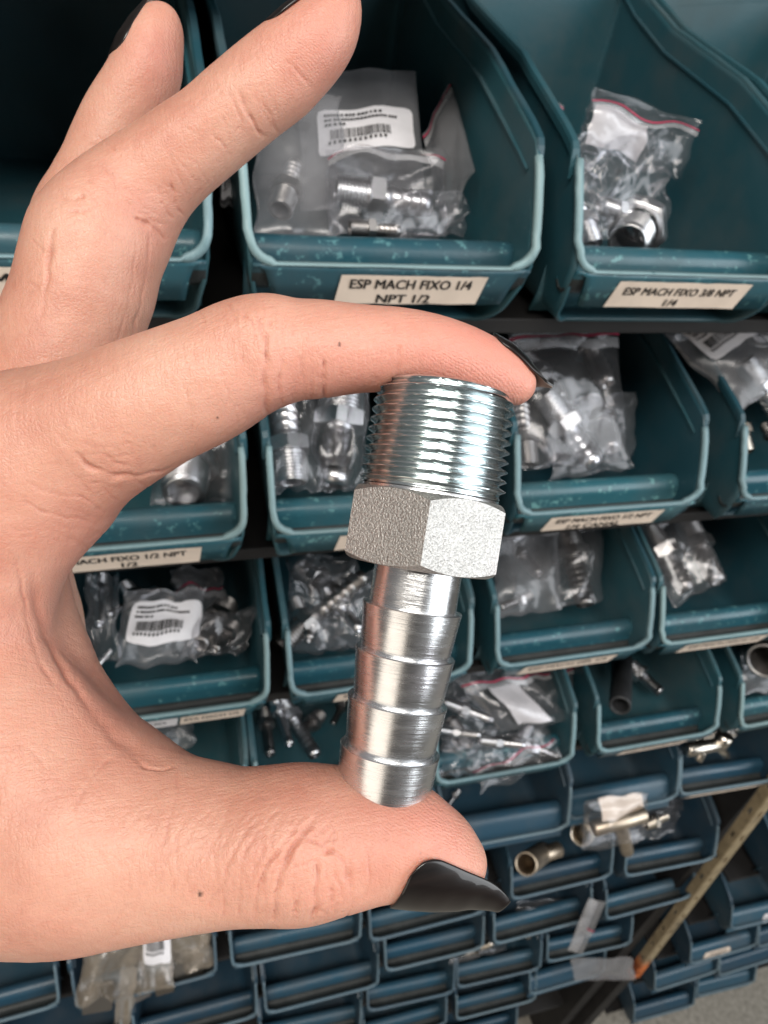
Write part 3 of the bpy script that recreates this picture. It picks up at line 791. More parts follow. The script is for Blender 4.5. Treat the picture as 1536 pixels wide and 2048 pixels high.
# ------------------------------------------------------------------ bags
def bag(bl, br, tl, label, mat=None, puff=0.006, crum=0.004, seed=0, zip_at=0.93, red=True, sticker=None, group='clear zip bags in the bins', card=None, nx=40, ny=44, cat='bag', face=1):
    """plastic bag over the parallelogram bottom-left, bottom-right, top-left (world points)"""
    bl,br,tl=Vector(bl),Vector(br),Vector(tl); ux=br-bl; uy=tl-bl; W_=ux.length; H_=uy.length
    n=ux.cross(uy).normalized()*face
    o_=(bl+br)/2
    root=empty('zip_bag',o_); tag(root,label,cat,group)
    rf=random.Random(seed*17+3); asp=W_/max(H_,1e-6)
    folds={}
    for sd in (1,-1):
        L_=[]
        for k in range(11):
            an=rf.uniform(0,math.pi); L_.append((math.cos(an),math.sin(an),rf.uniform(-0.42,0.42),rf.choice((-1,1))*rf.uniform(0.5,1.3)))
        folds[sd]=L_
    def S(u,v,side,ex=0.0):
        e=min(1,(4*u*(1-u))**0.5)*min(1,(4*v*(1-v)*1.0)**0.5+0.0)
        e*= (1 if v<0.85 else max(0.12,(1-v)/0.15))
        q=Vector((u*W_*55,v*H_*55,seed*3.7+side*1.3))
        c=mnoise.noise(q)*0.45+(0.25-abs(mnoise.noise(q*3.1)))*0.30
        pu,pv=(u-0.5)*min(1.3,max(0.7,asp)),(v-0.5)+0.06*mnoise.noise(q*0.5)
        c+=sum(a_*(abs(ca_*pu+sa_*pv-o__)-0.30) for ca_,sa_,o__,a_ in folds[side])*0.85
        big=mnoise.noise(Vector((u*2.2,v*2.2,seed)))*crum*1.3
        d=side*(puff*e)+crum*(0.35+0.65*e)*c*0.55+big+ex*side
        dx=crum*0.8*mnoise.noise(Vector((v*4,seed,u*2)))*(1 if u in (0,1) else 0.6); dy=crum*0.8*mnoise.noise(Vector((u*4,seed+9,v*2)))
        return (bl-o_)+ux*u+uy*v+n*d+ux.normalized()*dx+uy.normalized()*dy
    V=[];F=[]
    for side in (1,-1):
        b=len(V)
        for i in range(nx+1):
            for j in range(ny+1): V.append(S(i/nx,j/ny,side))
        for i in range(nx):
            for j in range(ny):
                f=(b+i*(ny+1)+j,b+(i+1)*(ny+1)+j,b+(i+1)*(ny+1)+j+1,b+i*(ny+1)+j+1)
                F.append(f if side==1 else f[::-1])
    mesh_obj('film',V,F,mat or FILM,root)
    def patch(name,u0,u1,v0,v1,m_,ex,na=10,nb=6,par=None,thin=0):
        V=[];F=[]
        for i in range(na+1):
            for j in range(nb+1):
                ui,vj=i/na,j/nb
                if name=='sticker' and i in (0,na) and j in (0,nb): ui=0.022 if i==0 else 0.978; vj=0.035 if j==0 else 0.965
                V.append(S(u0+(u1-u0)*ui,v0+(v1-v0)*vj,1,ex))
        for i in range(na):
            for j in range(nb):
                F.append((i*(nb+1)+j,(i+1)*(nb+1)+j,(i+1)*(nb+1)+j+1,i*(nb+1)+j+1))
        return mesh_obj(name,V,F,m_,par or root)
    if red:
        patch('zip_strip',0.01,0.99,zip_at-0.10,zip_at-0.02,CLEARZIP,0.0008,16,3)
        patch('zip_line',0.0,1.0,zip_at,zip_at+0.022,REDZIP,0.0010,16,2)
    if card:
        u0,u1,v0,v1,m_=card; patch('card_insert',u0,u1,v0,v1,m_,-0.002)
    if sticker:
        u0,u1,v0,v1,rows=sticker
        # sticker with rounded corners, lying on the film
        st=patch('sticker',u0,u1,v0,v1,WHITE,0.0009,12,8)
        rnd=random.Random(seed+5)
        V=[];F=[]
        def q(a,b_,c,d):
            k=len(V)
            for (uu,vv) in ((a,b_),(c,b_),(c,d),(a,d)): V.append(S(u0+(u1-u0)*uu,v0+(v1-v0)*vv,1,0.0014))
            F.append((k,k+1,k+2,k+3))
        x=0.12
        while x<0.74:
            w=rnd.choice((0.006,0.010,0.016)); q(x,0.30,x+w,0.52); x+=w+rnd.choice((0.008,0.012))
        for k in range(12): q(0.10+k*0.052,0.20,0.10+k*0.052+0.026,0.27)
        for r_ in range(rows):
            x=0.07; yv_=0.88-r_*0.11
            while x<(0.66,0.80,0.30)[r_%3]:
                w=rnd.uniform(0.02,0.035); q(x,yv_-0.055,x+w,yv_); x+=w+rnd.choice((0.008,0.008,0.022))
        mesh_obj('print',V,F,INK,st,smooth=False)
    return root
def P(px,py,y): return at(px,py,y)

# --- top row, middle bin
bag(P(505,470,.032),P(680,478,.030),P(520,170,.085),'empty grey zip bag slumped in the left front of the top middle bin',FILM_HAZY,.004,.003,1,red=False)
bag(P(600,420,.052),P(850,410,.052),P(600,140,.115),'flat bag with a white barcode sticker at the back of the top middle bin',FILM_HAZY,.004,.002,2,red=False,sticker=(.14,.93,.33,.66,3))
bag(P(655,478,.030),P(895,470,.030),P(650,300,.062),'zip bag wrapped round one barb fitting in the top middle bin',FILM,.009,.003,3,zip_at=.85)
put_fitting('barb',P(672,382,.050),P(862,412,.046),'silver barb fitting lying sideways in its bag in the top middle bin')
bag(P(890,470,.035),P(950,340,.060),P(845,270,.095),'narrow bag with red zip line standing against the right wall of the top middle bin',FILM_HAZY,.003,.0025,4)
# --- top row, right bin
bag(P(1150,300,.075),P(1360,360,.070),P(1190,175,.085),'open zip bag with a dark red zip line, top of the top right bin',FILM,.006,.004,5,zip_at=.78,card=(.05,.55,.1,.75,WHITE))
bag(P(1140,470,.035),P(1320,470,.040),P(1150,270,.065),'crumpled clear bag at the left of the top right bin',FILM,.009,.007,6,red=False)
bag(P(1140,480,.028),P(1215,480,.028),P(1140,320,.042),'small clear bag tucked in the left front corner of the top right bin',FILM,.006,.005,7,red=False)
bag(P(1070,300,.10),P(1120,320,.098),P(1075,190,.105),'upright bag corner with pink zip line beside the wall of the top right bin',FILM_HAZY,.002,.002,8)
put_fitting('barb',P(1185,490,.030),P(1140,380,.055),'threaded fitting end poking out of the left bag in the top right bin')
put_fitting('nipple',P(1255,485,.030),P(1290,430,.06),'short tube end with a dark open bore in the top right bin',rad=0.85)
put_fitting('nipple',P(1300,484,.034),P(1275,455,.045),'curved bright nut edge at the right of the open bore in the top right bin',rad=0.9)
# --- top left bin
bag(P(440,410,.05),P(466,415,.05),P(440,330,.07),'sliver of a white printed bag between the two top left bins',FILM_HAZY,.002,.001,9,red=False,sticker=(.1,.9,.1,.9,3))
# --- second row
bag(P(300,1010,.030),P(470,1000,.030),P(330,820,.060),'clear bag round a threaded end, seen in the hollow of the hand',FILM,.010,.005,10,red=False)
put_fitting('barb',P(366,985,.032),P(395,850,.085),'big threaded open end facing out of the bag in the hollow of the hand',rad=1.2)
bag(P(540,985,.024),P(640,985,.024),P(540,740,.070),'clear bag round the left of two upright barbs under the index finger',FILM,.008,.006,11,red=False)
bag(P(632,985,.024),P(735,978,.024),P(635,740,.070),'clear bag round the right of two upright barbs under the index finger',FILM,.008,.006,12,red=False)
put_fitting('barb',P(583,965,.028),P(566,790,.065),'upright silver barb with its hex down, left of two under the index finger',rad=1.15)
put_fitting('barb',P(690,760,.070),P(668,972,.028),'upright silver barb with its tip down, right of two under the index finger',rad=1.15)
bag(P(1025,945,.026),P(1255,920,.028),P(1010,650,.085),'large clear bag of barbs with a faint red zip in the CANAL bin',FILM,.011,.005,13,zip_at=.88)
put_fitting('barb',P(1090,790,.060),P(1190,930,.030),'silver barb slanting down to the right in the CANAL bin')
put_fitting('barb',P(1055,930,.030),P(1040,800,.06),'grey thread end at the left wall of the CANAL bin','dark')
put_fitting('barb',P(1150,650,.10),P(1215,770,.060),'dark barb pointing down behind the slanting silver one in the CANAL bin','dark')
bag(P(1478,825,.034),P(1590,745,.046),P(1328,668,.074),'stiff clear bag with a white barcode sticker slanting over the second row bin wall',FILM_HAZY,.008,.003,14,red=False,sticker=(.18,.85,.52,.93,3))
bag(P(1500,690,.09),P(1600,700,.09),P(1470,620,.11),'bag with a barcode sticker at the right photo edge behind the stiff bag',FILM_HAZY,.003,.003,15,red=False,sticker=(.15,.9,.1,.85,2))
put_fitting('barb',P(1490,905,.030),P(1455,800,.06),'brassy grey threaded end at the left wall of the second row right bin','nickel')
put_fitting('barb',P(1490,720,.065),P(1570,850,.040),'silver barb inside the stiff clear bag at the right photo edge')
# --- third row
bag(P(230,1335,.030),P(395,1325,.030),P(250,1180,.060),'grey bag with a crumpled white sticker in the ETA MACH bin',FILM_HAZY,.007,.004,16,red=False,sticker=(.10,.97,.30,.85,3))
bag(P(380,1300,.045),P(480,1290,.045),P(340,1140,.090),'grey zip bag with rounded corner in the back right of the ETA MACH bin',FILM_HAZY,.008,.006,17,zip_at=.7)
bag(P(170,1330,.030),P(240,1320,.030),P(170,1150,.075),'clear bag along the left wall of the ETA MACH bin',FILM,.006,.006,18,red=False)
put_fitting('slim',P(200,1150,.09),P(200,1250,.05),'pale slim barb upright at the left of the ETA MACH bin')
put_fitting('slim',P(315,1180,.07),P(215,1230,.055),'slim silver barb lying across the ETA MACH bin')
put_fitting('slim',P(222,1300,.032),P(190,1340,.026),'tiny shiny barb tip at the front left of the ETA MACH bin')
bag(P(575,1310,.030),P(720,1300,.030),P(575,1110,.085),'crumpled silver bag in the bin left of the held fitting barbs',FILM,.010,.009,19,red=False)
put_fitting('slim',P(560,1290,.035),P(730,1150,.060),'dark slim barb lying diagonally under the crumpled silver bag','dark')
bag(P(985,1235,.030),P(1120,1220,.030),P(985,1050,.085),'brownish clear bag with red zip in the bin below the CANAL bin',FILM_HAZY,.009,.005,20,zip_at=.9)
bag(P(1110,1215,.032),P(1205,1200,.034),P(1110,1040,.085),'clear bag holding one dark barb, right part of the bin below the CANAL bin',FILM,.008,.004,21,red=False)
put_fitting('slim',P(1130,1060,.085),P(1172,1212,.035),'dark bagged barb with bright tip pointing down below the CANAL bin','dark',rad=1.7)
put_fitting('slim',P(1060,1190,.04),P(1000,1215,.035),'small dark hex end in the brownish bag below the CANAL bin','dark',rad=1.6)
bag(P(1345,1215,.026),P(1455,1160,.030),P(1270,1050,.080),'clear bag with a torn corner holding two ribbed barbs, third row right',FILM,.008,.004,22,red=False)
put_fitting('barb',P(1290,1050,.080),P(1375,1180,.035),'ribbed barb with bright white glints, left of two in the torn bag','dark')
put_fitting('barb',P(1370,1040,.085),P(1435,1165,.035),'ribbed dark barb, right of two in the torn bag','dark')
# --- fourth row
put_fitting('slim',P(560,1400,.09),P(632,1512,.040),'slim grey barb pointing down right in the bin left of the fitting tip',rad=1.3)
put_fitting('slim',P(545,1390,.09),P(580,1490,.045),'slim pale barb beside the longer one left of the fitting tip')
put_fitting('slim',P(530,1420,.09),P(540,1510,.05),'shadowed slim barb along the left wall of the fourth row bin','dark',rad=1.3)
put_fitting('slim',P(690,1400,.10),P(665,1450,.08),'short barb half hidden by the held fitting in the fourth row','dark',rad=1.5)
bag(P(300,1500,.05),P(390,1490,.05),P(300,1430,.08),'grey bag under the ETA MACH label in the fourth row',FILM_HAZY,.006,.006,23,red=False)
bag(P(1000,1465,.020),P(1140,1440,.020),P(900,1350,.060),'clear bag with a plain white label, top of the overflowing bin',FILM,.006,.004,24,zip_at=.80,sticker=None,card=(.30,.75,.05,.72,WHITE))
bag(P(880,1500,.020),P(1090,1500,.010),P(870,1390,.060),'crumpled clear bag of barbs in the middle of the overflowing bin',FILM,.010,.009,25,red=False)
bag(P(960,1590,-.006),P(1120,1520,.004),P(930,1500,.020),'shiny folded bag hanging out over the lip of the overflowing bin',FILM,.006,.008,26,zip_at=.5)
bag(P(880,1420,.050),P(960,1400,.050),P(870,1330,.080),'hazy bag at the back left of the overflowing bin',FILM_HAZY,.006,.006,27,red=False)
for k,(a,b_,c) in enumerate([((890,1405,.045),(985,1440,.03),'pale barb lying across the back of the overflowing bin'),((880,1460,.03),(960,1470,.02),'horizontal barb left in the overflowing bin'),((960,1480,.02),(1050,1490,.012),'bright barb in the middle of the overflowing bin'),((1030,1480,.02),(1120,1515,.008),'ribbed barb at the right lip of the overflowing bin')]):
    put_fitting('barb',P(*a),P(*b_),c,rad=0.62)
def tube(name,pa,pb,r0,r1,mat,label,cat,group=None):
    a=Vector(pa); b=Vector(pb); z=(b-a); L=z.length; z.normalize(); x=z.cross(Vector((0.3,0.2,1))).normalized(); y=z.cross(x)
    o=lathe(name,[(r1,L*0.9),(r1,L*0.01),(r1+(r0-r1)*0.3,0),(r0*0.97,0),(r0,L*0.012),(r0,L),(r0*0.6,L)],mat,None,36)
    m=Matrix((x,y,z)).transposed().to_4x4(); m.translation=a; o.matrix_world=m; tag(o,label,cat,group); return o
tube('tube',P(1240,1412,.022),P(1245,1320,.075),.0085,.0062,RUBBER,'dark grey tube with open round end in the fourth row bin','tube')
put_fitting('slim',P(1262,1330,.075),P(1322,1385,.045),'silver barb lying behind the dark grey tube',rad=2.0)
tube('tube',P(1530,1322,.03),P(1560,1250,.08),.015,.012,Z_DARK,'steel pipe ring cut off by the right photo edge','tube')
bag(P(1490,1390,.025),P(1600,1380,.025),P(1480,1300,.06),'greenish hazy bag under the steel pipe ring',FILM_HAZY,.005,.006,28,red=False)
# --- fifth row
for k,(a,b_,c,m_) in enumerate([((918,1580,.055),(893,1615,.045),'small pale barb nearest the fitting tip in the navy bin','small'),((985,1560,.08),(1025,1635,.035),'slim ribbed barb pointing down in the navy bin','dark'),((1020,1560,.08),(1062,1618,.045),'slim silver barb behind the ribbed one in the navy bin','small')]):
    put_fitting('slim',P(*a),P(*b_),c,m_,rad=1.5)
bag(P(1150,1580,.05),P(1270,1560,.05),P(1150,1530,.09),'dark bag deep in the navy bin behind the brass tee',FILM_HAZY,.004,.004,29,red=False)
bag(P(1165,1700,-.022),P(1290,1680,-.022),P(1170,1600,.000),'glossy bag with a pale label holding a brass tee, hung over a navy bin front',FILM,.0085,.003,30,red=False,card=(.22,.92,.62,.98,CREAM))
tee=empty('tee_fitting',P(1228,1655,-.014)); tag(tee,'brass tee fitting inside the glossy bag hung over a navy bin','fitting')
def bar(name,pa,pb,r_,mat,parent,seg=24):
    a=Vector(pa); b=Vector(pb); z=b-a; L=z.length; z.normalize(); x=z.cross(Vector((0.31,0.2,1))).normalized(); y=z.cross(x)
    o=lathe(name,[(0,0),(r_*0.9,0),(r_,L*0.02),(r_,L*0.98),(r_*0.9,L),(0,L)],mat,None,seg)
    m=Matrix((x,y,z)).transposed().to_4x4(); m.translation=a
    o.matrix_world=m
    if parent: o.parent=parent; o.matrix_parent_inverse=parent.matrix_world.inverted() if False else Matrix.Translation(-parent.location)
    return o
bar('run_tube',P(1186,1658,-.0135),P(1290,1628,-.0135),.0066,BRASS,tee); bar('branch_tube',P(1240,1645,-.0135),P(1254,1702,-.0175),.0060,BRASS,tee)
con=empty('wye_connector',P(1410,1500,.02)); tag(con,'shiny nickel connector with three barbed ends on top of the right navy bin','fitting')
bar('body',P(1372,1500,.02),P(1440,1488,.02),.006,NICKEL,con); bar('hose_tail',P(1410,1494,.02),P(1395,1520,.015),.004,NICKEL,con); bar('hose_tail',P(1432,1490,.02),P(1452,1510,.018),.004,NICKEL,con); bar('nut',P(1438,1490,.02),P(1452,1470,.022),.007,NICKEL,con)
# --- brass elbow and neighbours
el=empty('elbow_fitting',P(1060,1725,.0)); tag(el,'brass elbow with its wide open end facing out, lying on a navy bin front','fitting')
o=tube('socket',P(1052,1728,-.012),P(1085,1705,.02),.0098,.0080,BRASS,None,None); o.parent=el; o.matrix_parent_inverse=Matrix.Translation(-el.location)
bar('outlet',P(1075,1712,.012),P(1118,1698,.016),.0072,BRASS,el)
o=tube('coupling',P(1163,1668,.004),P(1190,1650,.03),.0105,.0085,NICKEL,'nickel coupling half hidden behind the brass tee bag','fitting')
bag(P(1020,1865,.010),P(1160,1850,.004),P(1035,1805,.030),'clear bag lying across the navy bin with the nickel nipple',FILM,.006,.004,31,red=False)
put_fitting('nipple',P(1075,1855,.012),P(1030,1862,.015),'short nickel nipple in the clear bag right of the thumbnail','nickel')
bag(P(1135,1900,-.012),P(1155,1905,-.012),P(1178,1795,-.004),'zip edge of a bag with a red line hanging diagonally across the navy bins',CLEARZIP,.002,.001,32,zip_at=.2,red=False)
bag(P(1150,1905,-.012),P(1165,1908,-.012),P(1196,1800,-.004),'folded bag flap with a red line next to the diagonal zip edge',FILM_HAZY,.002,.001,33,red=True,zip_at=.5)
bag(P(1150,1962,-.010),P(1270,1958,-.008),P(1140,1915,.004),'grey zip bag draped over a bin left of the rusty post foot',FILM_HAZY,.004,.003,34,red=False)
bag(P(1300,1635,.03),P(1370,1620,.03),P(1290,1590,.06),'crumpled bag behind the empty navy bin near the beige post',FILM,.005,.006,35,red=False)
# --- clutter deeper in the bins
for k,(kd,a,b_,c,m_,rd) in enumerate([
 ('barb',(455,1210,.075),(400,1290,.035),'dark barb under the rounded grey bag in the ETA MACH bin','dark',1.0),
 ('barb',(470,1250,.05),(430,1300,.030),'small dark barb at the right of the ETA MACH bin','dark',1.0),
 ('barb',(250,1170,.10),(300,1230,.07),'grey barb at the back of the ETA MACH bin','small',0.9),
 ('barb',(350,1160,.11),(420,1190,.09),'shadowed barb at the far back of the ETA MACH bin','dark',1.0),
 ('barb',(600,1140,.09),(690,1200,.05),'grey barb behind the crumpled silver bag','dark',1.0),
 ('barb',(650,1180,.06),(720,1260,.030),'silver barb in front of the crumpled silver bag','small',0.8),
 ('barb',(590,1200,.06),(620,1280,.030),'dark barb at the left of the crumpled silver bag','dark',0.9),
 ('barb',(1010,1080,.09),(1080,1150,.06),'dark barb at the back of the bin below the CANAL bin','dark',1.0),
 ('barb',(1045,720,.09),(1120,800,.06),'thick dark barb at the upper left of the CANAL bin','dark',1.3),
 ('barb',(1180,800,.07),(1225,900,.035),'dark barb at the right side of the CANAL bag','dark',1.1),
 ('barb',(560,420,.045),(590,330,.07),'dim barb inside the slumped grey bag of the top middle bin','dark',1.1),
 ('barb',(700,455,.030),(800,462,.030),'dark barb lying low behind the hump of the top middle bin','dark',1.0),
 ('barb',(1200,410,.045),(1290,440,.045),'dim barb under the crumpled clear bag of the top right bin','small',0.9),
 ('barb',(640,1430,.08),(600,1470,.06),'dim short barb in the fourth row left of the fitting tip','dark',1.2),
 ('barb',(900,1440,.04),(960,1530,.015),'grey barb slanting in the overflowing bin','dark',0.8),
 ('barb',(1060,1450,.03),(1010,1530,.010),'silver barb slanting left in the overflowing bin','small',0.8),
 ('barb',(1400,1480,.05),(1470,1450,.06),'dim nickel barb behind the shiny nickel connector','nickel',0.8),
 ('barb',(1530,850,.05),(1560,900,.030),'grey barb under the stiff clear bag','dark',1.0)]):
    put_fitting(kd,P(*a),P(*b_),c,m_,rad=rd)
bag(P(360,1320,.028),P(490,1300,.030),P(390,1230,.050),'dark clear bag low at the right of the ETA MACH bin',FILM,.006,.005,40,red=False)
bag(P(640,1300,.026),P(770,1290,.028),P(640,1150,.070),'clear bag partly behind the held fitting barbs',FILM,.008,.006,41,red=False)
bag(P(1100,960,.024),P(1270,935,.026),P(1110,800,.060),'clear bag over the hump side of the CANAL bin',FILM,.006,.005,42,red=False)
bag(P(540,1330,.075),P(700,1320,.075),P(560,1400,.10),'dim bag at the back of the fourth row bin left of the fitting tip',FILM_HAZY,.006,.005,43,red=False)
bag(P(770,470,.028),P(930,470,.030),P(780,390,.045),'low clear bag at the right front of the top middle bin',FILM,.006,.004,44,red=False)
bag(P(880,1560,.004),P(990,1540,.004),P(890,1470,.030),'clear bag at the left lip of the overflowing bin',FILM,.007,.006,45,red=False)
bag(P(1040,1440,.030),P(1150,1420,.030),P(1040,1340,.065),'clear bag with red zip at the right back of the overflowing bin',FILM,.005,.004,46,zip_at=.8)
# --- odds and ends in the lower bins
bag(P(1130,1560,.06),P(1240,1540,.06),P(1150,1500,.09),'grey bag at the back of the navy bin left of the nickel connector',FILM_HAZY,.006,.005,50,red=False)
bag(P(1250,1690,.02),P(1350,1665,.02),P(1270,1610,.06),'crumpled clear bag behind the hanging brass tee bag',FILM,.008,.007,51,red=False)
bag(P(1220,1820,.012),P(1330,1795,.012),P(1230,1780,.035),'flat clear bag in the dusty bin beside the beige post',FILM_HAZY,.003,.004,52,red=False)
bag(P(900,1930,.012),P(1010,1900,.012),P(915,1870,.04),'clear bag in the bin below the shallow navy bin',FILM,.006,.006,53,red=False)
bag(P(480,1900,.03),P(600,1870,.03),P(500,1830,.06),'dark bag tucked at the back under the thumb knuckle',FILM_HAZY,.005,.005,54,red=False)
bag(P(1380,1480,.03),P(1520,1450,.03),P(1390,1420,.07),'clear bag behind the shiny nickel connector',FILM,.006,.006,55,red=False)
for k,(kd,a,b_,c,m_,rd) in enumerate([('barb',(1290,1650,.03),(1335,1630,.035),'nickel end poking from the crumpled bag behind the brass tee','nickel',1.2),('barb',(930,1905,.02),(985,1885,.02),'dull barb inside the clear bag low in the middle','nickel',1.0),('slim',(1260,1800,.02),(1310,1785,.02),'thin dark pin in the dusty bin beside the beige post','dark',1.5),('barb',(560,1870,.035),(610,1850,.035),'dark barb under the thumb knuckle bin edge','dark',1.0),('nipple',(1440,1470,.05),(1480,1455,.05),'small nickel nipple at the right edge behind the connector','nickel',0.9)]):
    put_fitting(kd,P(*a),P(*b_),c,m_,rad=rd)
# --- bottom left bin
bag(P(150,2010,.000),P(280,1990,.000),P(180,1850,.05),'brown crumpled bag in the bin below the wrist, left side',FILM_BROWN,.010,.009,36,red=False)
bag(P(285,1985,.000),P(350,1975,.000),P(275,1830,.05),'bag with a vertical barcode sticker in the bin below the wrist',FILM_BROWN,.006,.003,37,red=False,sticker=(.1,.9,.35,.95,3))
bag(P(340,1960,.010),P(430,1930,.010),P(330,1830,.05),'crumpled brown bag at the right of the bin below the wrist',FILM_BROWN,.008,.008,38,red=False)
bag(P(228,2050,-.012),P(262,2045,-.012),P(240,1940,.004),'twisted amber strip of bag hanging over the lip below the wrist',FILM_BROWN,.004,.004,39,red=False)
for k,(a,b_,c) in enumerate([((165,2000,.008),(225,1990,.008),'pale hex nut at the front left of the bin below the wrist'),((345,1930,.022),(405,1920,.022),'grey hex nut at the right of the bin below the wrist'),((270,1990,.012),(300,1975,.014),'round grey nut in the middle of the bin below the wrist'),((312,1975,.006),(348,1965,.006),'pink brown nut under the barcode bag below the wrist')]):
    r_=empty('hex_nut',P(*a)); tag(r_,c,'nut','nuts in the bin below the wrist')
    pa,pb_=P(*a),P(*b_); z=pb_-pa; L=z.length; z.normalize(); x=z.cross(Vector((0.3,0.2,1))).normalized(); y=z.cross(x)
    m=Matrix((x*L,y*L,z*L)).transposed().to_4x4(); m.translation=pa; r_.matrix_world=m
    hex_mesh('nut_body',.45,1.0,0.0,NICKEL if k!=2 else Z_DARK,r_,5)

# ------------------------------------------------------------------ hand (camera-space signed distance field -> one mesh)
def MM(px,py,d): return np.array([(px-768)/FPX*d, -(py-1024)/FPX*d, -d])
def chain(pts, sub=5):
    """pts: (px,py,depth mm,r px, [flatten]) -> dense list of (centre mm, radius mm)"""
    Q=[tuple(MM(p[0],p[1],p[2]))+(p[3]*p[2]/FPX,) for p in pts]
    return [np.array(q) for q in smooth_poly(Q, sub)]
INDEX=[(60,905,110,165),(185,865,107,150),(300,806,105,131),(420,755,104,121),(490,718,103.5,116),(535,702,103,112),(590,698,103,101),(650,697,103,98.5),(740,697,103.5,88),(800,699,104,84),(870,711,104.5,79),(940,733,105,71),(995,753,105.5,58),(1028,768,106,43)]
THUMB=[(-60,1650,112,228),(100,1678,110,211),(220,1681,108,189),(300,1686,106,173),(400,1690,105,157),(470,1692,104.5,147),(540,1688,104,147),(600,1684,104,149),(660,1676,104,140),(740,1668,104,126),(800,1676,104,114),(860,1698,104,95),(905,1722,104,70)]
MIDDLE=[(40,980,129,150),(110,850,128,140),(130,700,127,135),(165,590,126.5,136),(190,500,126,133),(232,432,126,119),(285,370,125,103),(345,320,124,94),(410,268,123,87),(470,217,122,85),(530,168,121,85),(585,122,120,82),(638,72,118.5,70),(668,28,118,57),(685,-5,117.5,40)]
RING=[(60,820,143,125),(95,680,142,105),(108,560,142,76),(118,500,142,70),(150,440,142,84),(178,380,141,76),(212,310,140,74),(250,235,139,73),(288,160,137.5,71),(303,108,136.5,65),(314,72,136,53),(320,52,135.5,40)]
PINKY=[(20,850,156,105),(60,720,157,85),(95,600,158,68),(150,500,157,58),(195,430,156,50),(215,390,155,40)]
NEARWEB=[(60,955,110,175),(-20,1060,111,175),(-72,1190,112,176),(-90,1310,112,186),(-50,1420,111,195),(40,1530,109,200),(150,1640,107,198)]
FARWEB=[(-40,1080,122,165),(-22,1180,123,151),(8,1300,123,151),(95,1432,120,137),(175,1515,117,122),(240,1562,114,114),(330,1590,110,70)]
PALM=[(-100,860,130,215),(-150,1060,134,250),(-150,1250,135,270),(-110,1420,132,270),(-40,1560,122,270)]
PALM2=[(-120,780,150,190),(-200,1000,158,230),(-220,1250,160,250),(-200,1450,150,260)]
ARM=[(-220,1350,140,330),(-500,1480,142,330),(-900,1650,145,320),(-1300,1830,148,330)]

G=0.62
lo=np.array([-142.0,-86.0,-186.0]); hi=np.array([31.0,97.0,-84.0])
dims=np.ceil((hi-lo)/G).astype(int)+1
def field(ch, k, init=None):
    Fd=np.full(dims,9.0,np.float32) if init is None else init
    for a,b in zip(ch,ch[1:]):
        ca,ra_=a[:3],a[3]; cb,rb2=b[:3],b[3]; m=max(ra_,rb2)+k+3
        mn=np.minimum(ca,cb)-m; mx=np.maximum(ca,cb)+m
        i0=np.clip(np.floor((mn-lo)/G).astype(int),0,dims-1); i1=np.clip(np.ceil((mx-lo)/G).astype(int)+1,1,dims)
        if (i1<=i0).any(): continue
        X=(lo[0]+G*np.arange(i0[0],i1[0]))[:,None,None].astype(np.float32); Y=(lo[1]+G*np.arange(i0[1],i1[1]))[None,:,None].astype(np.float32); Z=(lo[2]+G*np.arange(i0[2],i1[2]))[None,None,:].astype(np.float32)
        d=(cb-ca); L2=float(d@d)+1e-9
        t=np.clip(((X-ca[0])*d[0]+(Y-ca[1])*d[1]+(Z-ca[2])*d[2])/L2,0,1)
        D=np.sqrt((X-ca[0]-d[0]*t)**2+(Y-ca[1]-d[1]*t)**2+(Z-ca[2]-d[2]*t)**2)-(ra_+(rb2-ra_)*t)
        s=(slice(i0[0],i1[0]),slice(i0[1],i1[1]),slice(i0[2],i1[2]))
        Fd[s]=np.minimum(Fd[s],D)
    return Fd
def smin(a,b,k):
    h=np.clip(k-np.abs(a-b),0,None)/k
    return np.minimum(a,b)-h*h*k*0.25
Fh=smin(field(chain(INDEX),2),field(chain(MIDDLE),2),0.9)
Fh=smin(Fh,smin(field(chain(RING),2),field(chain(PINKY),2),0.8),0.8)
nw=smin(field(chain(NEARWEB),2),field(chain(THUMB),2),5.0)
pm=smin(field(chain(PALM),2),field(chain(PALM2),2),8.0); pm=smin(pm,field(chain(ARM),2),12.0)
pm=smin(pm,field(chain(FARWEB),2),3.0)
nw=smin(nw,pm,2.6)
Fh=smin(Fh,nw,4.0)
del nw,pm
# the fitting presses into the pads: smooth subtraction of its two ends
def cyl_sub(Fd,p0,p1,r_,k):
    p0=np.array(p0)*1000;p1=np.array(p1)*1000
    m=r_+6; mn=np.minimum(p0,p1)-m; mx=np.maximum(p0,p1)+m
    i0=np.clip(np.floor((mn-lo)/G).astype(int),0,dims-1); i1=np.clip(np.ceil((mx-lo)/G).astype(int)+1,1,dims)
    X=(lo[0]+G*np.arange(i0[0],i1[0]))[:,None,None]; Y=(lo[1]+G*np.arange(i0[1],i1[1]))[None,:,None]; Z=(lo[2]+G*np.arange(i0[2],i1[2]))[None,None,:]
    d=p1-p0; L=np.linalg.norm(d); d=d/L
    ax=(X-p0[0])*d[0]+(Y-p0[1])*d[1]+(Z-p0[2])*d[2]
    rr=np.sqrt(np.maximum(0,(X-p0[0])**2+(Y-p0[1])**2+(Z-p0[2])**2-ax*ax))
    D=np.maximum(rr-r_,np.maximum(-ax,ax-L))
    s=(slice(i0[0],i1[0]),slice(i0[1],i1[1]),slice(i0[2],i1[2]))
    Fd[s]=-smin(-Fd[s],D.astype(np.float32),k)
axd=(a_top-a_bot)/np.linalg.norm(a_top-a_bot)
cyl_sub(Fh,a_bot-axd*0.0006,a_bot+axd*0.03,5.75,0.9)
cyl_sub(Fh,a_top-axd*0.02,a_top-axd*0.0008,8.4,0.9)

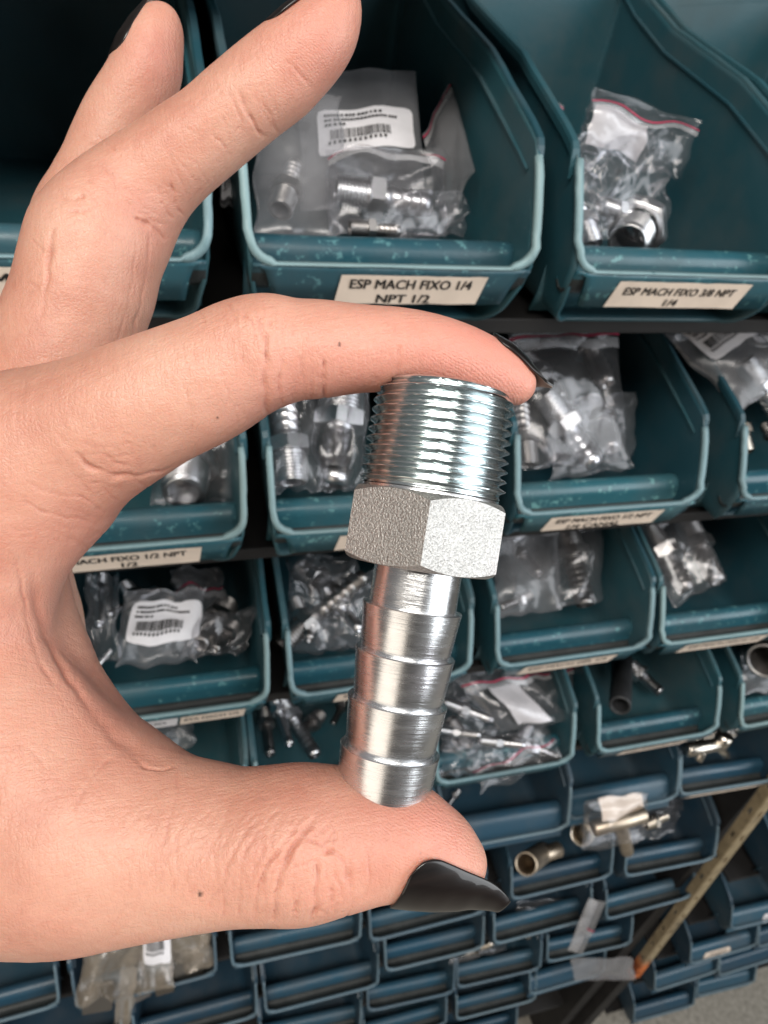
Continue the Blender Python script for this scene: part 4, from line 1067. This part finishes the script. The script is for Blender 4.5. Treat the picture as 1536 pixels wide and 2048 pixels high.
def surface_nets(Fd):
    ins=Fd<0
    nx,ny,nz=Fd.shape
    cnt=np.zeros((nx-1,ny-1,nz-1),np.int8)
    for a in (0,1):
        for b_ in (0,1):
            for c in (0,1): cnt+=ins[a:nx-1+a,b_:ny-1+b_,c:nz-1+c].astype(np.int8)
    act=(cnt>0)&(cnt<8); idx=np.argwhere(act); vid=np.full(act.shape,-1,np.int32); vid[act]=np.arange(len(idx))
    acc=np.zeros((len(idx),3)); num=np.zeros(len(idx))
    corners=[(a,b_,c) for a in (0,1) for b_ in (0,1) for c in (0,1)]
    vals={c:Fd[idx[:,0]+c[0],idx[:,1]+c[1],idx[:,2]+c[2]].astype(float) for c in corners}
    for c in corners:
        for ax in range(3):
            if c[ax]==1: continue
            e=list(c); e[ax]=1; e=tuple(e)
            v0,v1=vals[c],vals[e]; x=(v0<0)!=(v1<0)
            t=np.where(x,v0/np.where(x,v0-v1,1),0)
            p=np.tile(np.array(c,float),(len(idx),1)); p[:,ax]+=t
            acc[x]+=p[x]; num+=x
    pos=lo+G*(idx+acc/num[:,None])
    faces=[]
    for ax in range(3):
        u,v=[(1,2),(2,0),(0,1)][ax]
        sl0=[slice(None)]*3; sl1=[slice(None)]*3; sl0[ax]=slice(0,-1); sl1[ax]=slice(1,None)
        a=ins[tuple(sl0)]; b_=ins[tuple(sl1)]
        E=np.argwhere(a!=b_)
        ok=(E[:,u]>0)&(E[:,v]>0)&(E[:,u]<Fd.shape[u]-1)&(E[:,v]<Fd.shape[v]-1); E=E[ok]
        def cell(du,dv):
            q=E.copy(); q[:,u]-=du; q[:,v]-=dv; return vid[q[:,0],q[:,1],q[:,2]]
        qd=np.stack([cell(1,1),cell(0,1),cell(0,0),cell(1,0)],1)
        fl_=a[E[:,0],E[:,1],E[:,2]]
        qd[~fl_]=qd[~fl_][:,::-1]
        faces.append(qd)
    return pos,np.concatenate(faces)
pos,quads=surface_nets(Fh)
def laplace(pos,quads,it,lam,mu):
    e=np.concatenate([quads[:,[0,1]],quads[:,[1,2]],quads[:,[2,3]],quads[:,[3,0]]])
    deg=np.bincount(e.ravel(),minlength=len(pos)).astype(float)
    for k in range(it):
        for f in (lam,mu):
            s=np.zeros_like(pos)
            for c in range(3):
                s[:,c]=np.bincount(e[:,0],pos[e[:,1],c],len(pos))+np.bincount(e[:,1],pos[e[:,0],c],len(pos))
            pos=pos+f*(s/np.maximum(deg,1)[:,None]-pos)
    return pos
pos=laplace(pos,quads,5,0.5,-0.50)
# one 1->4 split so that the creases have vertices to live on
def subdivide(pos,quads):
    e=np.sort(np.concatenate([quads[:,[0,1]],quads[:,[1,2]],quads[:,[2,3]],quads[:,[3,0]]]),1)
    key=e[:,0].astype(np.int64)*len(pos)+e[:,1]; uq,inv=np.unique(key,return_inverse=True)
    ea=(uq//len(pos)).astype(int); eb=(uq%len(pos)).astype(int)
    n0=len(pos); mid=(pos[ea]+pos[eb])/2; cen=pos[quads].mean(1)
    n=len(quads); em=(n0+inv).reshape(4,n); cc=n0+len(mid)+np.arange(n)
    q=np.concatenate([np.stack([quads[:,i],em[i],cc,em[i-1]],1) for i in range(4)])
    return np.concatenate([pos,mid,cen]),q
pos,quads=subdivide(pos,quads)
pos=laplace(pos,quads,2,0.5,-0.5)
def normals(pos,quads):
    n=np.cross(pos[quads[:,2]]-pos[quads[:,0]],pos[quads[:,3]]-pos[quads[:,1]])
    N_=np.zeros_like(pos)
    for i in range(4):
        for c in range(3): N_[:,c]+=np.bincount(quads[:,i],n[:,c],len(pos))
    return N_/np.maximum(np.linalg.norm(N_,axis=1),1e-12)[:,None]
NRM=normals(pos,quads)
px=768+FPX*pos[:,0]/-pos[:,2]; py=1024-FPX*pos[:,1]/-pos[:,2]; dep=-pos[:,2]
facing=np.einsum('ij,ij->i',NRM,-pos/np.linalg.norm(pos,axis=1)[:,None])
vis=facing>-0.25
crease=np.zeros(len(pos)); disp=np.zeros(len(pos))
def groove(pts,w,depth,dmin,dmax,bulge=0.35,wob=4):
    """a skin fold along a polyline: narrow valley with soft shoulders (w in photo px, depth in mm)"""
    P_=np.array(smooth_poly([tuple(map(float,p)) for p in pts],6)); w=w*0.8
    bx0,by0=P_.min(0)-w*5; bx1,by1=P_.max(0)+w*5
    sel=np.where(vis&(px>bx0)&(px<bx1)&(py>by0)&(py<by1)&(dep>dmin)&(dep<dmax))[0]
    if not len(sel): return
    x=px[sel]+wob*0.5*np.sin(py[sel]*0.11)*np.cos(px[sel]*0.07); y=py[sel]+wob*0.5*np.sin(px[sel]*0.13)
    bst=np.full(len(sel),1e9); tb=np.zeros(len(sel)); n=len(P_)-1
    for i in range(n):
        a=P_[i]; d=P_[i+1]-a; t=np.clip(((x-a[0])*d[0]+(y-a[1])*d[1])/(d@d+1e-9),0,1)
        D=np.hypot(x-a[0]-d[0]*t,y-a[1]-d[1]*t); m=D<bst; bst[m]=D[m]; tb[m]=(i+t[m])/n
    fade=np.clip(np.minimum(tb,1-tb)*5+0.12,0,1)
    ph=P_[0,0]*0.37+P_[0,1]*0.21
    var=0.62+0.25*np.sin(tb*9+ph)+0.18*np.sin(tb*23+ph*1.7); wv=w*(0.95+0.35*np.sin(tb*7+ph*2.3))
    g=np.exp(-(bst/wv)**2)*fade*var; sh=np.exp(-((bst-2.4*w)/(1.5*w))**2)*fade
    disp[sel]+=-0.74*depth*g+bulge*depth*sh*0.10
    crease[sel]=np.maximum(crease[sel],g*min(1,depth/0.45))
NR=(80,116)
# index finger
groove([(525,655),(532,700),(528,760),(534,830)],6,0.75,*NR)
groove([(512,618),(521,660),(535,700)],4,0.35,*NR); groove([(566,725),(558,765),(562,805)],4,0.4,*NR)
groove([(648,715),(646,760),(650,805)],5,0.55,*NR); groove([(600,715),(604,760)],3,0.2,*NR); groove([(625,735),(620,800)],3,0.2,*NR)
groove([(800,690),(795,730),(797,770)],5,0.5,*NR); groove([(845,690),(842,740)],3,0.18,*NR); groove([(880,690),(872,740)],3,0.15,*NR); groove([(718,700),(714,760)],3,0.15,*NR); groove([(760,690),(762,750)],3,0.15,*NR)
groove([(440,735),(455,790),(450,840)],3,0.2,*NR); groove([(365,760),(385,830),(380,870)],3,0.2,*NR); groove([(460,615),(500,640),(512,680)],3.5,0.3,*NR)
groove([(455,605),(470,640)],4,0.3,*NR); groove([(400,625),(408,650)],4,0.25,*NR)
groove([(150,905),(185,938),(240,952),(300,947),(345,930)],6,0.8,*NR); groove([(200,890),(230,925),(280,935)],3,0.25,*NR)
groove([(50,965),(110,990),(170,1000),(210,1030)],4,0.3,80,130); groove([(40,1000),(100,1030),(190,1045)],4,0.3,80,130); groove([(300,840),(310,900),(300,930)],3,0.15,*NR)
# thumb web and base
groove([(55,1090),(72,1180),(92,1260),(130,1345),(200,1440),(265,1500),(330,1535)],15,0.75,80,128,0.3)
groove([(30,1110),(50,1200),(70,1300),(110,1380)],5,0.35,80,128); groove([(230,1510),(180,1560),(150,1620)],4,0.3,80,128); groove([(270,1515),(300,1540),(352,1536)],4,0.5,80,128)
groove([(355,1535),(352,1600),(335,1650),(330,1690)],4,0.3,80,115)
for x in range(235,470,26):
    groove([(x+52,1600+(x%3)*14),(x+22,1660),(x-22,1742+(x%5)*6)],2.6,0.16,80,115)
for x in range(190,520,30):
    groove([(x,1690+(x%7)*5),(x+30,1745),(x+42,1800)],2.6,0.14,80,115)
# thumb knuckle wrinkles
groove([(632,1630),(598,1675),(565,1735),(552,1790),(548,1845)],6,0.95,80,115,0.5)
groove([(600,1650),(555,1705),(520,1760),(508,1840)],5,0.7,80,115,0.5)
groove([(640,1715),(632,1760),(630,1810),(622,1840)],5.5,0.85,80,115,0.6)
groove([(640,1712),(668,1702),(690,1735),(694,1770)],5,0.7,80,115,0.6); groove([(630,1650),(612,1672),(660,1700)],4,0.4,80,115)
groove([(664,1630),(668,1670),(665,1705)],4,0.4,80,115); groove([(590,1790),(592,1838)],4,0.5,80,115); groove([(660,1760),(664,1815)],4,0.4,80,115); groove([(700,1720),(702,1790)],4,0.35,80,115)
groove([(560,1620),(520,1660),(480,1730)],3.5,0.3,80,115); groove([(515,1640),(470,1700),(440,1780)],3.5,0.28,80,115); groove([(480,1770),(478,1840)],3.5,0.3,80,115); groove([(450,1760),(445,1840)],3.5,0.25,80,115)
groove([(735,1690),(738,1760),(725,1795)],4,0.25,80,115); groove([(575,1740),(615,1725),(640,1720)],3,0.3,80,115)
# middle and ring fingers
MRg=(112,150)
groove([(478,185),(500,235),(524,275)],5,0.5,*MRg); groove([(468,200),(486,250)],3.5,0.3,*MRg); groove([(570,120),(600,150),(622,172)],4,0.25,*MRg)
groove([(330,300),(355,345),(378,400)],3,0.18,*MRg); groove([(420,265),(446,290),(462,315)],3.5,0.25,*MRg)
groove([(262,432),(300,452),(328,478)],5,0.6,*MRg); groove([(340,360),(352,410),(368,430)],4,0.35,*MRg); groove([(320,400),(345,440)],3,0.3,*MRg)
groove([(120,392),(150,400),(170,390)],5,0.4,*MRg); groove([(130,420),(160,425),(200,410)],4,0.3,*MRg); groove([(200,330),(225,360),(235,395)],3.5,0.3,*MRg)
groove([(296,470),(290,560),(262,690)],4,0.25,*MRg); groove([(270,480),(262,580),(235,690)],3,0.15,*MRg)
groove([(112,450),(98,500),(92,560),(80,640)],6,0.6,*MRg,0.2)
groove([(62,480),(85,500)],4,0.3,*MRg); groove([(45,560),(75,575)],4,0.3,*MRg); groove([(190,270),(230,300)],3,0.2,*MRg)
rg=np.random.RandomState(4)
def hatch(cx,cy,rx_,ry_,ang,n,L,dep_,dr,jit=0.25):
    # short fine creases gathered round a joint
    for k in range(n):
        x=cx+rx_*rg.uniform(-1,1); y=cy+ry_*rg.uniform(-1,1); a=math.radians(ang)+rg.normal(0,jit); l=L*rg.uniform(0.5,1.2); b_=rg.uniform(-0.25,0.25)*l*0.5
        dx,dy=math.cos(a),math.sin(a)
        groove([(x-dx*l/2,y-dy*l/2),(x-dy*b_,y+dx*b_),(x+dx*l/2,y+dy*l/2)],3.0*rg.uniform(0.9,1.4),dep_*rg.uniform(0.5,1.2),*dr)
hatch(540,700,60,90,88,26,60,0.16,NR); hatch(800,700,60,60,88,14,50,0.12,NR); hatch(640,700,45,80,90,10,60,0.12,NR)
hatch(600,1735,95,90,105,40,70,0.22,(80,115),0.35); hatch(430,1730,120,90,112,40,70,0.13,(80,115),0.3); hatch(300,1730,150,130,120,30,90,0.10,(80,115),0.4)
hatch(600,1735,90,90,20,16,45,0.14,(80,115),0.3)
hatch(225,930,110,60,25,18,80,0.14,(80,120),0.3); hatch(110,1020,110,80,15,16,100,0.12,(80,130),0.3)
hatch(250,420,90,60,40,22,60,0.16,MRg,0.4); hatch(500,225,50,45,62,14,50,0.15,MRg,0.2); hatch(400,300,70,60,60,14,50,0.10,MRg,0.3)
hatch(120,1400,90,150,60,16,90,0.10,(80,130),0.4); hatch(400,760,120,70,75,16,60,0.10,NR,0.3)
# soft tissue unevenness
for s,a_ in ((0.06,0.35),(0.16,0.12)):
    q=pos*s; disp+=a_*(np.sin(q[:,0]*1.9+np.sin(q[:,1]*2.3)*1.3)*np.sin(q[:,1]*2.1+q[:,2]*1.4))
keep=np.ones(len(pos)); 
for p_,r_ in ((a_bot*1000,9.0),(a_top*1000,12.0)):
    dd=np.linalg.norm(pos-p_,axis=1); keep*=np.clip((dd-r_*0.55)/(r_*0.5),0,1)
pos2=pos+NRM*(disp*keep)[:,None]
# real skin colouring: pinker pads and knuckles, two moles
def blob(cx,cy,d,r_): 
    c=MM(cx,cy,d); return np.exp(-(np.linalg.norm(pos-c,axis=1)/r_)**2)
blush=0.9*blob(1000,760,101,11)+0.75*blob(900,1670,98,9)+0.55*blob(860,720,99,13)+0.6*blob(640,100,116,11)+0.6*blob(330,120,131,9)+0.45*blob(540,790,100,9)+0.4*blob(640,760,98,9)+0.35*blob(200,1080,110,10)+0.4*blob(130,1300,112,12)+0.3*blob(650,1720,96,9)+0.3*blob(285,440,122,9)+0.35*blob(220,1480,112,10)
blush=np.clip(blush,0,1)
pad=np.clip(1.3*blob(985,755,101,10)+1.3*blob(890,1650,99,10)+0.8*blob(640,90,114,9)+0.6*blob(335,100,130,7),0,1)
mole=np.zeros(len(pos))
for (mx_,my_,rx_) in ((679,688,2.6),(400,1789,4.0),(435,835,1.5),(370,758,1.2),(841,1709,1.7)):
    mole=np.maximum(mole,np.clip(1.6-np.hypot((px-mx_),(py-my_)*0.8)/rx_,0,1)*(facing>0.2)*(dep<112))
VW=pos2/1000.0
# world coordinates with the object's origin at the wrist
wpts=(C2W@VW.T).T+CAMP
org=c2w(MM(-250,1350,140)/1000)
me=bpy.data.meshes.new('hand'); 
me.vertices.add(len(wpts)); me.vertices.foreach_set('co',(wpts-np.array(org)).astype(np.float32).ravel())
nq=len(quads); me.loops.add(nq*4); me.polygons.add(nq)
me.loops.foreach_set('vertex_index',quads.astype(np.int32).ravel())
me.polygons.foreach_set('loop_start',np.arange(0,nq*4,4,dtype=np.int32))
me.polygons.foreach_set('use_smooth',np.ones(nq,bool))
me.update(calc_edges=True); me.validate()
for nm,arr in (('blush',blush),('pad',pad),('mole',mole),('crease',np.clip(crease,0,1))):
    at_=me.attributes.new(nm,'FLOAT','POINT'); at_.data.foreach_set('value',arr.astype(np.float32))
me.materials.append(SKIN)
hand=bpy.data.objects.new('hand',me); C.objects.link(hand); hand.location=org
tag(hand,'left hand with black pointed nails pinching the hose barb fitting between index finger and thumb','hand')

# ------------------------------------------------------------------ nails
def nail(axis, rad, ndir, a0, a1, ns=26, na=22, thick=0.42, label=None, lift=0.25, under=None, mat=None):
    """axis: camera-space px points (px,py,depth) of the finger axis from cuticle to beyond the tip; rad: mm from the axis;
    ndir: camera-space direction the nail faces; a0(s), a1(s): angular limits"""
    A=np.array(smooth_poly([tuple(MM(*p)) for p in axis],8)); 
    seg=np.r_[0,np.cumsum(np.linalg.norm(np.diff(A,axis=0),axis=1))]; seg/=seg[-1]
    V=[];F=[]
    for i in range(ns+1):
        s=i/ns
        c=np.array([np.interp(s,seg,A[:,k]) for k in range(3)])
        c2=np.array([np.interp(min(1,s+0.03),seg,A[:,k]) for k in range(3)]); c1=np.array([np.interp(max(0,s-0.03),seg,A[:,k]) for k in range(3)])
        t=(c2-c1)/np.linalg.norm(c2-c1); u=np.array(ndir,float); u-=t*(u@t); u/=np.linalg.norm(u); v=np.cross(t,u)
        r_=np.interp(s,np.linspace(0,1,len(rad)),rad)
        lo_,hi_=a0(s),a1(s)
        for j in range(na+1):
            a=lo_+(hi_-lo_)*j/na
            V.append(c+r_*(u*math.cos(a)+v*math.sin(a)))
    for i in range(ns):
        for j in range(na): F.append((i*(na+1)+j,(i+1)*(na+1)+j,(i+1)*(na+1)+j+1,i*(na+1)+j+1))
    VW_=np.array(V)/1000; w=(C2W@VW_.T).T+CAMP-np.array(org)
    o=mesh_obj('fingernail',w,F,None,hand,True,mats=[NAIL,NAIL_UNDER])
    bm=bmesh.new(); bm.from_mesh(o.data); bmesh.ops.recalc_face_normals(bm,faces=bm.faces)
    # make the outside face away from the finger axis
    f=bm.faces[len(bm.faces)//2 if False else 0]; bm.faces.ensure_lookup_table(); f=bm.faces[len(F)//2]
    cw=(C2W@(np.array([np.interp(0.5,seg,A[:,k]) for k in range(3)])/1000))+CAMP-np.array(org)
    if f.normal.dot(f.calc_center_median()-Vector(cw))<0: bmesh.ops.reverse_faces(bm,faces=bm.faces)
    bm.to_mesh(o.data); bm.free()
    sm=solid(o,thick/1000,1); sm.material_offset=1; sm.material_offset_rim=0
    ss=o.modifiers.new('sub','SUBSURF'); ss.levels=1; ss.render_levels=1
    return o
def stil(base,mx_,tip,p=0.22,q=0.55):
    """half angle along the nail: quick cuticle rise, long taper to a point"""
    def f(s):
        if s<p: k=math.sqrt(max(0,1-(1-s/p)**2)); return base+(mx_-base)*k
        if s<q: return mx_
        k=(s-q)/(1-q); return mx_+(tip-mx_)*(k**1.55)
    return f
# thumb nail (faces down and towards the camera)
h_=stil(R(26),R(50),R(58),0.22,0.4)
nail([(817,1683,104),(850,1697,104),(905,1723,104),(955,1751,103.8),(990,1780,103.4),(1011,1803,103)],[8.55,7.75,6.75,5.35,3.6,1.5],(0.05,-0.57,0.82),lambda s:-h_(s),lambda s:h_(s))
# index nail (faces up and away, seen edge-on)
h2=stil(R(22),R(58),R(8))
nail([(955,737,106),(1000,757,106),(1040,778,106),(1075,793,106),(1104,797,106)],[5.25,4.95,3.95,2.75,1.6],(0.30,0.95,-0.18),lambda s:-h2(s),lambda s:h2(s))
h3=stil(R(22),R(60),R(8))
nail([(585,122,120),(630,70,118.5),(668,22,118),(700,-25,117),(735,-75,116)],[6.6,6.0,4.6,2.6,0.5],(-0.72,0.60,-0.10),lambda s:-h3(s),lambda s:h3(s))
nail([(290,150,137.5),(306,95,136.5),(316,50,135.5),(322,10,134.5),(326,-40,133)],[6.55,6.2,4.9,2.7,0.5],(-0.86,0.2,0.15),lambda s:-h3(s),lambda s:h3(s))
